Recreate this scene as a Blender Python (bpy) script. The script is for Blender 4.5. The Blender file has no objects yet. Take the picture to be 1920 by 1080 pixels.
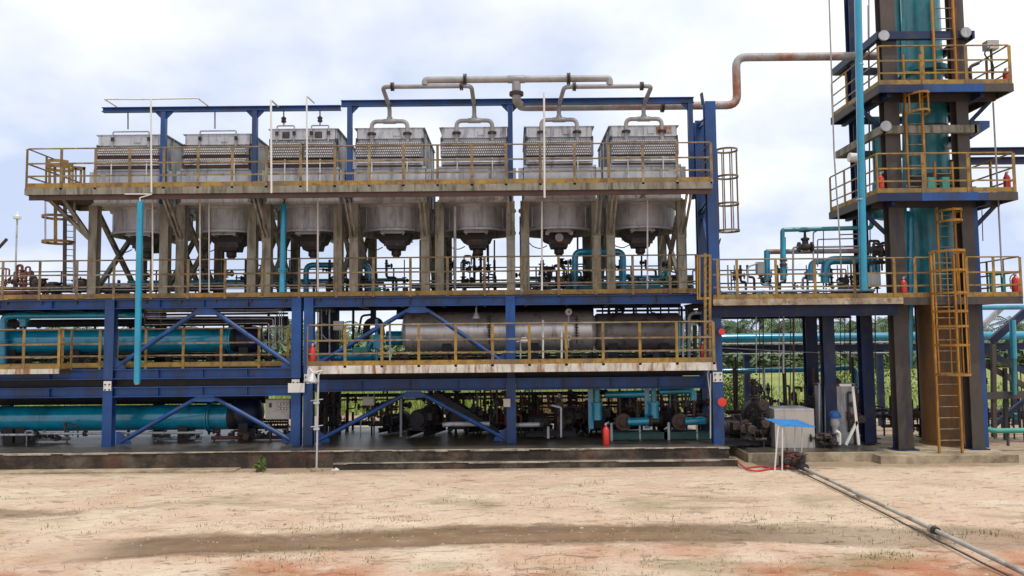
import bpy, math, random
from mathutils import Vector, Matrix
R = math.radians
sc = bpy.context.scene
random.seed(7)
# ------------------------------------------------------------ camera
F = 1440.0; H = 3.4; PITCH = R(3.77); ROLL = R(0.55)
cam_d = bpy.data.cameras.new('camera'); cam = bpy.data.objects.new('camera', cam_d)
sc.collection.objects.link(cam); sc.camera = cam
cam_d.sensor_width = 36; cam_d.lens = 27; cam_d.clip_end = 5000; cam_d.clip_start = 0.1
CM = Matrix.Rotation(R(90) + PITCH, 3, 'X') @ Matrix.Rotation(-ROLL, 3, 'Z')
cam.matrix_world = Matrix.Translation((0, 0, H)) @ CM.to_4x4()
def at(px, py, Y):
    """world point at distance Y that the photograph shows at pixel px, py"""
    d = CM @ Vector(((px - 960) / F, (540 - py) / F, -1))
    return Vector((d.x * Y / d.y, Y, H + d.z * Y / d.y))
def zy(px, py, Y): return at(px, py, Y).z
def xx(px, py, Y): return at(px, py, Y).x
# ------------------------------------------------------------ light
SUN_EL = R(66); SUN_AZ = R(142)          # compass style: from +Y clockwise; sun to the right, on the camera's side
w = bpy.data.worlds.new('World'); sc.world = w; w.use_nodes = True
nt = w.node_tree; nt.nodes.clear()
def N(t, ty, **kw):
    n = t.nodes.new(ty)
    for k, v in kw.items(): setattr(n, k, v)
    return n
out = N(nt, 'ShaderNodeOutputWorld'); bg = N(nt, 'ShaderNodeBackground'); bg.inputs[1].default_value = 0.1
sky = N(nt, 'ShaderNodeTexSky', sky_type='NISHITA'); sky.sun_disc = False
sky.sun_elevation = SUN_EL; sky.sun_rotation = SUN_AZ; sky.dust_density = 2.0; sky.air_density = 1.2
tc = N(nt, 'ShaderNodeTexCoord'); sp = N(nt, 'ShaderNodeSeparateXYZ'); nt.links.new(tc.outputs['Generated'], sp.inputs[0])
ad = N(nt, 'ShaderNodeMath', operation='ADD'); ad.inputs[1].default_value = 0.42; nt.links.new(sp.outputs[2], ad.inputs[0])
mx = N(nt, 'ShaderNodeMath', operation='MAXIMUM'); mx.inputs[1].default_value = 0.1; nt.links.new(ad.outputs[0], mx.inputs[0])
dv = N(nt, 'ShaderNodeVectorMath', operation='DIVIDE'); cb = N(nt, 'ShaderNodeCombineXYZ')
for i in range(3): nt.links.new(mx.outputs[0], cb.inputs[i])
nt.links.new(tc.outputs['Generated'], dv.inputs[0]); nt.links.new(cb.outputs[0], dv.inputs[1])
mp = N(nt, 'ShaderNodeMapping'); mp.inputs['Location'].default_value = (4.30, 1.9, 0); mp.inputs['Scale'].default_value = (1.0, 1.0, 1.0)
nt.links.new(dv.outputs[0], mp.inputs[0])
n1 = N(nt, 'ShaderNodeTexNoise'); n1.inputs['Scale'].default_value = 1.25; n1.inputs['Detail'].default_value = 9; n1.inputs['Roughness'].default_value = 0.52; n1.inputs['Distortion'].default_value = 0.35
nt.links.new(mp.outputs[0], n1.inputs['Vector'])
cr = N(nt, 'ShaderNodeValToRGB'); cr.color_ramp.elements[0].position = 0.36; cr.color_ramp.elements[1].position = 0.60
cr.color_ramp.elements[0].color = (0.86, 0.86, 0.86, 1); cr.color_ramp.elements[1].color = (1, 1, 1, 1); cr.color_ramp.interpolation = 'EASE'
nt.links.new(n1.outputs[0], cr.inputs[0])
n2 = N(nt, 'ShaderNodeTexNoise'); n2.inputs['Scale'].default_value = 2.1; n2.inputs['Detail'].default_value = 9
mp2 = N(nt, 'ShaderNodeMapping'); mp2.inputs['Location'].default_value = (9.1, 3.3, 0); nt.links.new(dv.outputs[0], mp2.inputs[0]); nt.links.new(mp2.outputs[0], n2.inputs['Vector'])
cc = N(nt, 'ShaderNodeValToRGB'); cc.color_ramp.elements[0].position = 0.36; cc.color_ramp.elements[1].position = 0.62
cc.color_ramp.elements[0].color = (6.7, 7.7, 10.2, 1); cc.color_ramp.elements[1].color = (12.0, 12.2, 12.4, 1)
ez = N(nt, 'ShaderNodeMath', operation='MULTIPLY_ADD'); ez.inputs[1].default_value = 0.55; ez.inputs[2].default_value = -0.13; nt.links.new(sp.outputs[2], ez.inputs[0])
ea = N(nt, 'ShaderNodeMath', operation='ADD'); nt.links.new(ez.outputs[0], ea.inputs[0]); nt.links.new(n2.outputs[0], ea.inputs[1]); nt.links.new(ea.outputs[0], cc.inputs[0])
mix = N(nt, 'ShaderNodeMix', data_type='RGBA'); nt.links.new(cr.outputs[0], mix.inputs[0]); nt.links.new(sky.outputs[0], mix.inputs[6]); nt.links.new(cc.outputs[0], mix.inputs[7])
nt.links.new(mix.outputs[2], bg.inputs[0]); nt.links.new(bg.outputs[0], out.inputs[0])
ld = bpy.data.lights.new('sun', 'SUN'); ld.energy = 2.5; ld.angle = R(1.5); ld.color = (1, 0.95, 0.87)
sun = bpy.data.objects.new('sun', ld); sc.collection.objects.link(sun)
sd = Vector((math.sin(SUN_AZ) * math.cos(SUN_EL), math.cos(SUN_AZ) * math.cos(SUN_EL), math.sin(SUN_EL)))
sun.rotation_euler = sd.to_track_quat('Z', 'Y').to_euler()
sc.view_settings.view_transform = 'Standard'; sc.view_settings.look = 'None'; sc.view_settings.exposure = 0.0; sc.view_settings.gamma = 1
sc.render.resolution_x = 1024; sc.render.resolution_y = 576
sc.cycles.max_bounces = 6
# ------------------------------------------------------------ materials
def mat(name, base, rough=0.55, metal=0.0, blot=None, blot_amt=0.0, blot_scale=2.5, streak=False, var=0.25, bump=0.0, spec=0.4, dirt=None, dirt_amt=0.0, coat=0.0):
    m = bpy.data.materials.new(name); m.use_nodes = True; t = m.node_tree; b = t.nodes['Principled BSDF']
    b.inputs['Roughness'].default_value = rough; b.inputs['Metallic'].default_value = metal; b.inputs['Specular IOR Level'].default_value = spec
    g = N(t, 'ShaderNodeNewGeometry'); L = t.links.new
    n = N(t, 'ShaderNodeTexNoise'); n.inputs['Scale'].default_value = 1.7; n.inputs['Detail'].default_value = 6; n.inputs['Roughness'].default_value = .65
    L(g.outputs['Position'], n.inputs['Vector'])
    r = N(t, 'ShaderNodeValToRGB'); e = r.color_ramp.elements
    e[0].position = .3; e[1].position = .7
    e[0].color = (*[c * (1 - var) for c in base], 1); e[1].color = (*[min(1, c * (1 + var)) for c in base], 1)
    L(n.outputs[0], r.inputs[0]); col = r.outputs[0]
    for (c2, amt, scl, off) in ((dirt, dirt_amt, 0.9, 3.1), (blot, blot_amt, blot_scale, 0)):
        if c2 is None or amt <= 0: continue
        mpp = N(t, 'ShaderNodeMapping'); mpp.inputs['Location'].default_value = (off, off, off)
        mpp.inputs['Scale'].default_value = (1, 1, 0.16) if streak else (1, 1, 1)
        L(g.outputs['Position'], mpp.inputs[0])
        q = N(t, 'ShaderNodeTexNoise'); q.inputs['Scale'].default_value = scl * (2.2 if streak else 1); q.inputs['Detail'].default_value = 8; q.inputs['Roughness'].default_value = .7
        L(mpp.outputs[0], q.inputs['Vector'])
        rr = N(t, 'ShaderNodeValToRGB'); p = 0.72 - amt * 0.42
        rr.color_ramp.elements[0].position = p - .06; rr.color_ramp.elements[1].position = p + .1
        L(q.outputs[0], rr.inputs[0])
        mm = N(t, 'ShaderNodeMix', data_type='RGBA'); L(rr.outputs[0], mm.inputs[0]); L(col, mm.inputs[6]); mm.inputs[7].default_value = (*c2, 1)
        col = mm.outputs[2]
    if coat: b.inputs['Coat Weight'].default_value = coat; b.inputs['Coat Roughness'].default_value = .12
    L(col, b.inputs['Base Color'])
    if bump:
        bn = N(t, 'ShaderNodeTexNoise'); bn.inputs['Scale'].default_value = 22; bn.inputs['Detail'].default_value = 5; L(g.outputs['Position'], bn.inputs['Vector'])
        bb = N(t, 'ShaderNodeBump'); bb.inputs['Strength'].default_value = bump; bb.inputs['Distance'].default_value = .03
        L(bn.outputs[0], bb.inputs['Height']); L(bb.outputs[0], b.inputs['Normal'])
    return m
RUST = (0.16, 0.055, 0.022); GRIME = (0.045, 0.038, 0.032)
M = dict(
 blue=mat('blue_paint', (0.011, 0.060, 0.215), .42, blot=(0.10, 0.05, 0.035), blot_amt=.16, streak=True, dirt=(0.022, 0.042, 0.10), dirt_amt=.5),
 darkblue=mat('dark_and_shaded_blue_paint', (0.006, 0.016, 0.06), .5, blot=GRIME, blot_amt=.35),  # dark blue steel, and blue frame members with shade in the colour
 teal=mat('teal_paint', (0.003, 0.25, 0.40), .22, blot=GRIME, blot_amt=.14, dirt=(0.004, 0.13, 0.19), dirt_amt=.4, spec=.6, coat=.7),
 tealbright=mat('bright_teal_paint', (0.005, 0.24, 0.38), .25, var=.12, blot=GRIME, blot_amt=.1, spec=.6, coat=.5, dirt=(0.005, 0.19, 0.28), dirt_amt=.4),
 tealold=mat('streaked_teal_paint', (0.025, 0.20, 0.235), .32, blot=(0.012, 0.09, 0.11), blot_amt=.28, streak=True, dirt=(0.05, 0.12, 0.12), dirt_amt=.35, spec=.5, coat=.15),
 green=mat('dull_green_paint', (0.05, 0.28, 0.22), .5, blot=GRIME, blot_amt=.2),
 yellow=mat('ochre_yellow_paint', (0.29, 0.175, 0.03), .6, blot=(0.13, 0.065, 0.03), blot_amt=.42, dirt=(0.16, 0.11, 0.05), dirt_amt=.45, blot_scale=5),
 yellowrust=mat('rusty_yellow_paint', (0.34, 0.165, 0.02), .6, blot=(0.22, 0.07, 0.02), blot_amt=.42, streak=True),
 rail=mat('faded_rail_paint', (0.22, 0.155, 0.07), .6, blot=(0.10, 0.065, 0.045), blot_amt=.48, dirt=(0.32, 0.29, 0.2), dirt_amt=.3, blot_scale=4),
 galv=mat('galvanised_steel', (0.42, 0.43, 0.45), .5, .2, blot=(0.16, 0.15, 0.14), blot_amt=.35, streak=True, var=.15),
 galvd=mat('weathered_galvanised_steel', (0.40, 0.405, 0.42), .5, .25, blot=(0.21, 0.20, 0.195), blot_amt=.36, streak=True, dirt=(0.28, 0.24, 0.21), dirt_amt=.15),
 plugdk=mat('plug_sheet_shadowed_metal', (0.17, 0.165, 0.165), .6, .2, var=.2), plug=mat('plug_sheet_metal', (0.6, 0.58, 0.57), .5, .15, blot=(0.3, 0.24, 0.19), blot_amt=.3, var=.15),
 leg=mat('mossy_weathered_steel', (0.225, 0.21, 0.17), .8, blot=(0.08, 0.075, 0.045), blot_amt=.45, streak=True, dirt=(0.17, 0.12, 0.08), dirt_amt=.35),
 brown=mat('brown_weathered_steel', (0.060, 0.050, 0.042), .6, blot=(0.085, 0.045, 0.028), blot_amt=.3, streak=True, dirt=(0.022, 0.024, 0.045), dirt_amt=.32),
 skirt=mat('rusty_skirt_coating', (0.14, 0.085, 0.045), .8, blot=(0.24, 0.10, 0.025), blot_amt=.5, streak=True, dirt=(0.09, 0.075, 0.07), dirt_amt=.35),
 fascia=mat('flaking_white_fascia', (0.55, 0.52, 0.47), .7, blot=(0.22, 0.10, 0.04), blot_amt=.42, streak=True, dirt=(0.3, 0.27, 0.2), dirt_amt=.4, bump=.3),
 pipegrey=mat('grey_pipe_paint', (0.29, 0.285, 0.285), .5, .15, blot=(0.22, 0.10, 0.06), blot_amt=.2, blot_scale=1.2, dirt=(0.2, 0.18, 0.16), dirt_amt=.3),
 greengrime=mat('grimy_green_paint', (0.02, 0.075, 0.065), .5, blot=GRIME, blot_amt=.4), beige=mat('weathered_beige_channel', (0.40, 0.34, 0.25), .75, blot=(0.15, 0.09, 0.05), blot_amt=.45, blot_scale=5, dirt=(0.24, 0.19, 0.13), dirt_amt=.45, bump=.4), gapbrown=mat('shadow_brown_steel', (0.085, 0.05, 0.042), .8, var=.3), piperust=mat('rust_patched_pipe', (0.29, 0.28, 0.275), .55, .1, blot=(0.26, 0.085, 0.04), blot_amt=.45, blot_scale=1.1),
 piperust2=mat('rust_scale', (0.25, 0.10, 0.04), .9, blot=(0.33, 0.31, 0.29), blot_amt=.35, blot_scale=4),
 rust=mat('rusty_red_steel', (0.13, 0.045, 0.032), .8, blot=GRIME, blot_amt=.35, var=.4),
 iron=mat('dark_cast_iron', (0.042, 0.037, 0.036), .6, .2, blot=(0.13, 0.06, 0.035), blot_amt=.35, blot_scale=5, var=.4),
 dark=mat('dark_grimy_steel', (0.026, 0.025, 0.027), .7, blot=(0.045, 0.033, 0.027), blot_amt=.35),
 deck=mat('dark_deck_grating', (0.06, 0.05, 0.042), .8, blot=(0.10, 0.05, 0.03), blot_amt=.4),
 insul=mat('dull_aluminium_cladding', (0.74, 0.69, 0.65), .33, .55, blot=(0.24, 0.17, 0.13), blot_amt=.3, streak=True, var=.12),
 insuld=mat('sooty_aluminium_cladding', (0.27, 0.24, 0.22), .45, .35, blot=(0.07, 0.05, 0.045), blot_amt=.4),
 white=mat('off_white_paint', (0.62, 0.6, 0.56), .5, var=.08, blot=(0.3, 0.26, 0.2), blot_amt=.2),
 panel=mat('cream_panel_paint', (0.44, 0.42, 0.37), .5, var=.08, blot=(0.25, 0.2, 0.14), blot_amt=.25),
 sheet=mat('brushed_steel_sheet', (0.42, 0.385, 0.34), .5, .15, var=.06, blot=(0.3, 0.26, 0.21), blot_amt=.3, streak=True),
 red=mat('red_enamel', (0.55, 0.025, 0.015), .35, var=.1, blot=(0.3, 0.05, 0.03), blot_amt=.15, spec=.6),
 redhose=mat('red_rubber_hose', (0.45, 0.05, 0.045), .6, var=.1),
 black=mat('black_rubber', (0.015, 0.015, 0.015), .6, var=.2),
 bluesheet=mat('blue_roof_sheet', (0.03, 0.22, 0.55), .5, var=.15, blot=(0.25, 0.35, 0.45), blot_amt=.2, blot_scale=7),
 bluetank=mat('blue_plastic', (0.006, 0.06, 0.2), .4, var=.1),
 lens=mat('lamp_lens', (0.7, 0.7, 0.68), .2, var=.05),
 ink=mat('black_lettering', (0.03, 0.03, 0.03), .6, var=.1),
)
# ------------------------------------------------------------ mesh helpers
WO = {}
class MB:
    def __init__(s): s.v = []; s.f = []
    def add(s, vs, fs):
        o = len(s.v); s.v += [Vector(v) for v in vs]; s.f += [tuple(i + o for i in f) for f in fs]; return s
    def box(s, x0, x1, y0, y1, z0, z1):
        if x0 > x1: x0, x1 = x1, x0
        if y0 > y1: y0, y1 = y1, y0
        if z0 > z1: z0, z1 = z1, z0
        return s.add([(x0,y0,z0),(x1,y0,z0),(x1,y1,z0),(x0,y1,z0),(x0,y0,z1),(x1,y0,z1),(x1,y1,z1),(x0,y1,z1)],
                     [(0,3,2,1),(4,5,6,7),(0,1,5,4),(1,2,6,5),(2,3,7,6),(3,0,4,7)])
    def bar(s, p, q, w, h, up=(0,0,1)):
        p = Vector(p); q = Vector(q); d = (q - p).normalized(); up = Vector(up)
        if abs(d.dot(up)) > .98: up = Vector((0,1,0)) if abs(d.y) < .9 else Vector((1,0,0))
        a = d.cross(up).normalized() * w / 2; b = a.cross(d).normalized() * h / 2
        vs = [c + sa * a + sb * b for c in (p, q) for sa, sb in ((-1,-1),(1,-1),(1,1),(-1,1))]
        return s.add(vs, [(0,3,2,1),(4,5,6,7),(0,1,5,4),(1,2,6,5),(2,3,7,6),(3,0,4,7)])
    def ibeam(s, p, q, w, h, t=.02, up=(0,0,1)):
        """I section along p-q: flanges w wide at +-h/2 along up, web between"""
        p = Vector(p); q = Vector(q); d = (q - p).normalized(); up = Vector(up)
        a = d.cross(up).normalized(); b = a.cross(d).normalized()
        o = b * (h / 2 - t / 2)
        s.bar(p + o, q + o, w, t, b); s.bar(p - o, q - o, w, t, b); s.bar(p, q, t * .8, h - 2 * t, b); return s
    def tube(s, pts, r, n=10, fil=0.0, cap=True, r2=None):
        P = [Vector(p) for p in pts]
        if fil and len(P) > 2:
            Q = [P[0]]
            for i in range(1, len(P) - 1):
                a, b, c = P[i-1], P[i], P[i+1]; d = min(fil, (a-b).length * .48, (c-b).length * .48)
                u = b + (a-b).normalized() * d; v = b + (c-b).normalized() * d
                for k in range(6):
                    t = k / 5; Q.append(u * (1-t)**2 + b * 2*t*(1-t) + v * t*t)
            Q.append(P[-1]); P = Q
        P = [p for i, p in enumerate(P) if i == 0 or (p - P[i-1]).length > 1e-5]
        d0 = (P[1] - P[0]).normalized(); u = d0.cross(Vector((0,0,1)))
        if u.length < .05: u = d0.cross(Vector((0,1,0)))
        u.normalize(); vs = []; m = len(P)
        for i, p in enumerate(P):
            if i == 0: d = P[1] - P[0]
            elif i == m - 1: d = P[-1] - P[-2]
            else: d = (P[i+1] - p).normalized() + (p - P[i-1]).normalized()
            d.normalize(); u = (u - d * u.dot(d)).normalized(); w_ = d.cross(u)
            rr = r if r2 is None else r + (r2 - r) * i / (m - 1)
            for k in range(n):
                a = 2 * math.pi * k / n; vs.append(p + (u * math.cos(a) + w_ * math.sin(a)) * rr)
        fs = [(i*n+k, i*n+(k+1)%n, (i+1)*n+(k+1)%n, (i+1)*n+k) for i in range(m-1) for k in range(n)]
        if cap: fs += [tuple(range(n))[::-1], tuple(range((m-1)*n, m*n))]
        return s.add(vs, fs)
    def lathe(s, c, axis, prof, n=16):
        """prof: list of (distance along axis, radius)"""
        c = Vector(c); d = Vector(axis).normalized(); u = d.cross(Vector((0,0,1)))
        if u.length < .05: u = Vector((1,0,0))
        u.normalize(); w_ = d.cross(u); vs = []; m = len(prof)
        for (h, r) in prof:
            for k in range(n):
                a = 2 * math.pi * k / n; vs.append(c + d * h + (u * math.cos(a) + w_ * math.sin(a)) * max(r, 1e-4))
        fs = [(i*n+k, i*n+(k+1)%n, (i+1)*n+(k+1)%n, (i+1)*n+k) for i in range(m-1) for k in range(n)]
        fs += [tuple(range(n))[::-1], tuple(range((m-1)*n, m*n))]
        return s.add(vs, fs)
    def prism(s, poly, y0, y1):
        """polygon in X,Z extruded along Y"""
        n = len(poly); vs = [(x, y0, z) for x, z in poly] + [(x, y1, z) for x, z in poly]
        return s.add(vs, [tuple(range(n)), tuple(range(n, 2*n))[::-1]] + [(i, i+n, (i+1)%n+n, (i+1)%n) for i in range(n)])
    def ring(s, c, r, w_, h, n=20, a0=0, a1=360):
        """flat hoop band, vertical axis"""
        c = Vector(c); ns = n; vs = []; full = abs(a1 - a0) >= 360
        for i in range(ns + 1):
            a = R(a0 + (a1 - a0) * i / ns)
            for rr, zz in ((r, 0), (r + w_, 0), (r + w_, h), (r, h)): vs.append(c + Vector((rr*math.cos(a), rr*math.sin(a), zz)))
        fs = [(i*4+k, i*4+(k+1)%4, (i+1)*4+(k+1)%4, (i+1)*4+k) for i in range(ns) for k in range(4)]
        return s.add(vs, fs)
    def build(s, name, m, parent=None, origin=None, smooth=True):
        if parent is not None: o = WO[parent]
        elif origin is not None: o = Vector(origin)
        else:
            lo = [min(v[i] for v in s.v) for i in range(3)]; hi = [max(v[i] for v in s.v) for i in range(3)]
            o = Vector(((lo[0]+hi[0])/2, (lo[1]+hi[1])/2, lo[2]))
        me = bpy.data.meshes.new(name); me.from_pydata([v - o for v in s.v], [], s.f); me.materials.append(M[m] if isinstance(m, str) else m)
        me.update()
        if smooth:
            me.shade_smooth(); me.set_sharp_from_angle(angle=R(38))
        ob = bpy.data.objects.new(name, me); sc.collection.objects.link(ob)
        if parent is not None: ob.parent = parent; WO[ob] = o
        else: ob.location = o; WO[ob] = o.copy()
        return ob
def tag(o, label=None, cat=None, group=None, kind=None):
    if label: o['label'] = label
    if cat: o['category'] = cat
    if group: o['group'] = group
    if kind: o['kind'] = kind
    return o
def thing(name, loc, label, cat, group=None):
    o = bpy.data.objects.new(name, None); sc.collection.objects.link(o); o.location = loc; o.empty_display_size = .2
    WO[o] = Vector(loc); return tag(o, label, cat, group)
KIDS = {}
def copy_tree(o, parent=None):
    c = o.copy(); sc.collection.objects.link(c)
    if parent is not None: c.parent = parent
    for ch in list(o.children): copy_tree(ch, c)
    return c
def place(proto, used, loc, rz=0, label=None, group=None, sc_=None):
    o = proto if not used else copy_tree(proto)
    o.location = loc; o.rotation_euler = (0, 0, rz)
    if sc_: o.scale = sc_
    if label: o['label'] = label
    if group: o['group'] = group
    return o
YF = 22.0; ZP = 0.44; Z2 = 2.68; Z3 = 4.66; ZT = 7.66
# ------------------------------------------------------------ ground
def ground_mat():
    m = bpy.data.materials.new('sandy_ground'); m.use_nodes = True; t = m.node_tree; b = t.nodes['Principled BSDF']; L = t.links.new
    g = N(t, 'ShaderNodeNewGeometry'); s = N(t, 'ShaderNodeSeparateXYZ'); L(g.outputs['Position'], s.inputs[0])
    def noise(sc_, det=8, loc=(0,0,0), rough=.6, scl=(1,1,1), dist=0):
        mp_ = N(t, 'ShaderNodeMapping'); mp_.inputs['Location'].default_value = loc; mp_.inputs['Scale'].default_value = scl; L(g.outputs['Position'], mp_.inputs[0])
        n = N(t, 'ShaderNodeTexNoise'); n.inputs['Scale'].default_value = sc_; n.inputs['Detail'].default_value = det; n.inputs['Roughness'].default_value = rough; n.inputs['Distortion'].default_value = dist
        L(mp_.outputs[0], n.inputs['Vector']); return n.outputs[0]
    def ramp(x, a, b_, c0=(0,0,0,1), c1=(1,1,1,1)):
        r = N(t, 'ShaderNodeValToRGB'); r.color_ramp.elements[0].position = a; r.color_ramp.elements[1].position = b_
        r.color_ramp.elements[0].color = c0; r.color_ramp.elements[1].color = c1; L(x, r.inputs[0]); return r.outputs[0]
    def mixc(f, a, c):
        q = N(t, 'ShaderNodeMix', data_type='RGBA'); L(f, q.inputs[0])
        if isinstance(a, tuple): q.inputs[6].default_value = (*a, 1)
        else: L(a, q.inputs[6])
        if isinstance(c, tuple): q.inputs[7].default_value = (*c, 1)
        else: L(c, q.inputs[7])
        return q.outputs[2]
    def ma(op, a, c, clamp=False):
        q = N(t, 'ShaderNodeMath', operation=op); q.use_clamp = clamp
        for i, v in enumerate((a, c)):
            if isinstance(v, (int, float)): q.inputs[i].default_value = v
            else: L(v, q.inputs[i])
        return q.outputs[0]
    X, Y = s.outputs[0], s.outputs[1]
    def lin(v, a, b_):   # 0 at a, 1 at b
        q = N(t, 'ShaderNodeMapRange'); q.interpolation_type = 'SMOOTHSTEP'; q.inputs[1].default_value = a; q.inputs[2].default_value = b_; L(v, q.inputs[0]); return q.outputs[0]
    base = ramp(noise(.55, 10, rough=.7), .3, .7, (0.60, 0.44, 0.31, 1), (0.73, 0.59, 0.455, 1))
    # red lateritic patches, stronger near the camera
    near = lin(Y, 14.5, 10.5)
    redm = ma('MULTIPLY', ramp(noise(.42, 7, (5, 2, 0)), .42, .62), ma('ADD', ma('MULTIPLY', near, .9), .22), True)
    c = mixc(redm, base, (0.47, 0.19, 0.10))
    # pale crust
    c = mixc(ma('MULTIPLY', ramp(noise(1.1, 10, (1, 8, 0), rough=.75, scl=(.5, 1, 1)), .52, .66), .55), c, (0.80, 0.70, 0.56))
    # olive algae
    olive = ma('MULTIPLY', ramp(noise(.5, 8, (11, 4, 0), scl=(.7, 1.3, 1)), .53, .66), ma('MULTIPLY', lin(Y, 19.5, 16), .55))
    c = mixc(olive, c, (0.24, 0.21, 0.09))
    # dark damp rill that crosses the yard
    wob = ma('MULTIPLY', ma('SUBTRACT', noise(.33, 6, (3, 3, 0)), .5), .9)
    X1 = ma('SUBTRACT', X, 1.2); cen = ma('ADD', ma('SUBTRACT', 13.62, ma('MULTIPLY', ma('MULTIPLY', X1, X1), 0.012)), wob)
    dist = ma('ABSOLUTE', ma('SUBTRACT', Y, cen), 0)
    ext = ma('MULTIPLY', lin(X, -8.2, -6), 1.0)
    halfw = ma('ADD', ma('MULTIPLY', noise(.8, 8, (0, 6, 0), rough=.7), 1.5), .12)
    wetraw = ma('SUBTRACT', 1.0, ma('DIVIDE', dist, halfw), True)
    fade = ma('SUBTRACT', 1.0, ma('MULTIPLY', lin(X, 3, 6.5), .45))
    damp = ma('MULTIPLY', ma('MULTIPLY', lin(wetraw, 0, .5), ext), fade)
    # second puddle on the left
    dx = ma('MULTIPLY', ma('ADD', X, 10.6), .36); dy = ma('MULTIPLY', ma('SUBTRACT', Y, 15.6), 1.25)
    d2 = ma('SQRT', ma('ADD', ma('MULTIPLY', dx, dx), ma('MULTIPLY', dy, dy)), 0)
    p2 = lin(ma('ADD', d2, ma('MULTIPLY', ma('SUBTRACT', noise(1.2, 5), .5), .8)), .75, .45)
    damp = ma('MAXIMUM', damp, ma('MULTIPLY', p2, .7))
    # scuffs, ruts and footprints
    c = mixc(ma('MULTIPLY', ramp(noise(27, 6, (3, 3, 1), rough=.85), .5, .66), .2), c, (0.38, 0.28, 0.19))
    sc1 = ramp(noise(2.6, 9, (7, 1, 0), rough=.78, scl=(.55, 1.5, 1), dist=.6), .575, .62)
    c = mixc(ma('MULTIPLY', sc1, ma('MULTIPLY', ramp(noise(.35, 4, (6, 2, 2)), .42, .6), .6)), c, (0.27, 0.175, 0.11))
    sc2 = ramp(noise(6.5, 8, (2, 9, 0), rough=.8, scl=(.6, 1.4, 1), dist=.4), .6, .64)
    c = mixc(ma('MULTIPLY', sc2, ma('MULTIPLY', ramp(noise(.3, 4, (2, 6, 2)), .42, .6), .5)), c, (0.20, 0.135, 0.085))
    foot = ma('MULTIPLY', lin(ma('ADD', Y, ma('MULTIPLY', noise(1.4, 6, (1, 1, 5)), .9)), 20.2, 20.75), .65)
    c = mixc(foot, c, (0.24, 0.175, 0.11))
    c = mixc(ma('MULTIPLY', damp, ma('ADD', .72, ma('MULTIPLY', noise(2.2, 7, (8, 8, 0), rough=.7), .45)), True), c, (0.20, 0.13, 0.078))
    # gritty speckle
    c = mixc(ma('MULTIPLY', ramp(noise(14, 6, rough=.8), .56, .68), .2), c, (0.22, 0.155, 0.10))
    c = mixc(ma('MULTIPLY', ramp(noise(38, 3, rough=.7), .66, .7), .5), c, (0.7, 0.66, 0.6))
    # green field beyond the plant
    fld = lin(ma('ADD', Y, ma('MULTIPLY', noise(.3, 4), 5)), 37, 40)
    gcol = ramp(noise(.22, 9, rough=.75), .35, .65, (0.15, 0.20, 0.04, 1), (0.30, 0.31, 0.10, 1))
    c = mixc(fld, c, gcol)
    L(c, b.inputs['Base Color'])
    water = ma('MULTIPLY', lin(wetraw, .25, .6), ma('MULTIPLY', ext, lin(X, 4.2, 2.2)))
    rgh = ma('SUBTRACT', ma('SUBTRACT', .92, ma('MULTIPLY', damp, .25)), ma('MULTIPLY', water, .57)); L(rgh, b.inputs['Roughness'])
    b.inputs['Specular IOR Level'].default_value = .35
    h = ma('SUBTRACT', ma('ADD', ma('ADD', ma('MULTIPLY', noise(2.2, 9, rough=.7), .7), ma('MULTIPLY', noise(11, 8, rough=.75), .3)), ma('MULTIPLY', noise(5, 6, (4, 4, 4), scl=(.4, 1, 1)), .35)), ma('MULTIPLY', ma('ADD', sc1, sc2), .12))
    bp = N(t, 'ShaderNodeBump'); bp.inputs['Distance'].default_value = .2; L(ma('SUBTRACT', .85, ma('MULTIPLY', water, .85)), bp.inputs['Strength']); L(h, bp.inputs['Height']); L(bp.outputs[0], b.inputs['Normal'])
    return m
GM = ground_mat()
from mathutils import noise as mnoise
def gz(x, y):
    if y > 20.3 or y < 4: return 0.0
    k = min(1, (20.3 - y) / 1.0)
    v = mnoise.noise(Vector((x * .5, y * .8, 0))) * .03 + mnoise.noise(Vector((x * 2.1, y * 2.6, 3))) * .018 + mnoise.noise(Vector((x * 5.1, y * 6.6, 8))) * .010 - .035 * math.exp(-((y - 13.3 + .012*(x-1.2)**2 + .3*mnoise.noise(Vector((x*.3, 1, 1)))) / .16) ** 2) - .03 * math.exp(-((y - 14.6 + .012*(x-1.2)**2 + .3*mnoise.noise(Vector((x*.3, 1, 1)))) / .14) ** 2)
    return v * k
g = MB(); xs = [-3000, -300, -60] + [-20 + i * .125 for i in range(321)] + [60, 300, 3000]
ys = [-40, 2] + [5 + i * .12 for i in range(129)] + [22, 26, 40, 60, 120, 300, 1200, 4000]
g.v = [Vector((x, y, gz(x, y) if abs(x) < 20 else 0)) for y in ys for x in xs]; nx = len(xs)
g.f = [(j*nx+i, j*nx+i+1, (j+1)*nx+i+1, (j+1)*nx+i) for j in range(len(ys)-1) for i in range(nx-1)]
tag(g.build('ground', GM, origin=(0, 0, 0)), 'sandy yard with damp rills running to the green field', None, None, 'structure')
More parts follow.
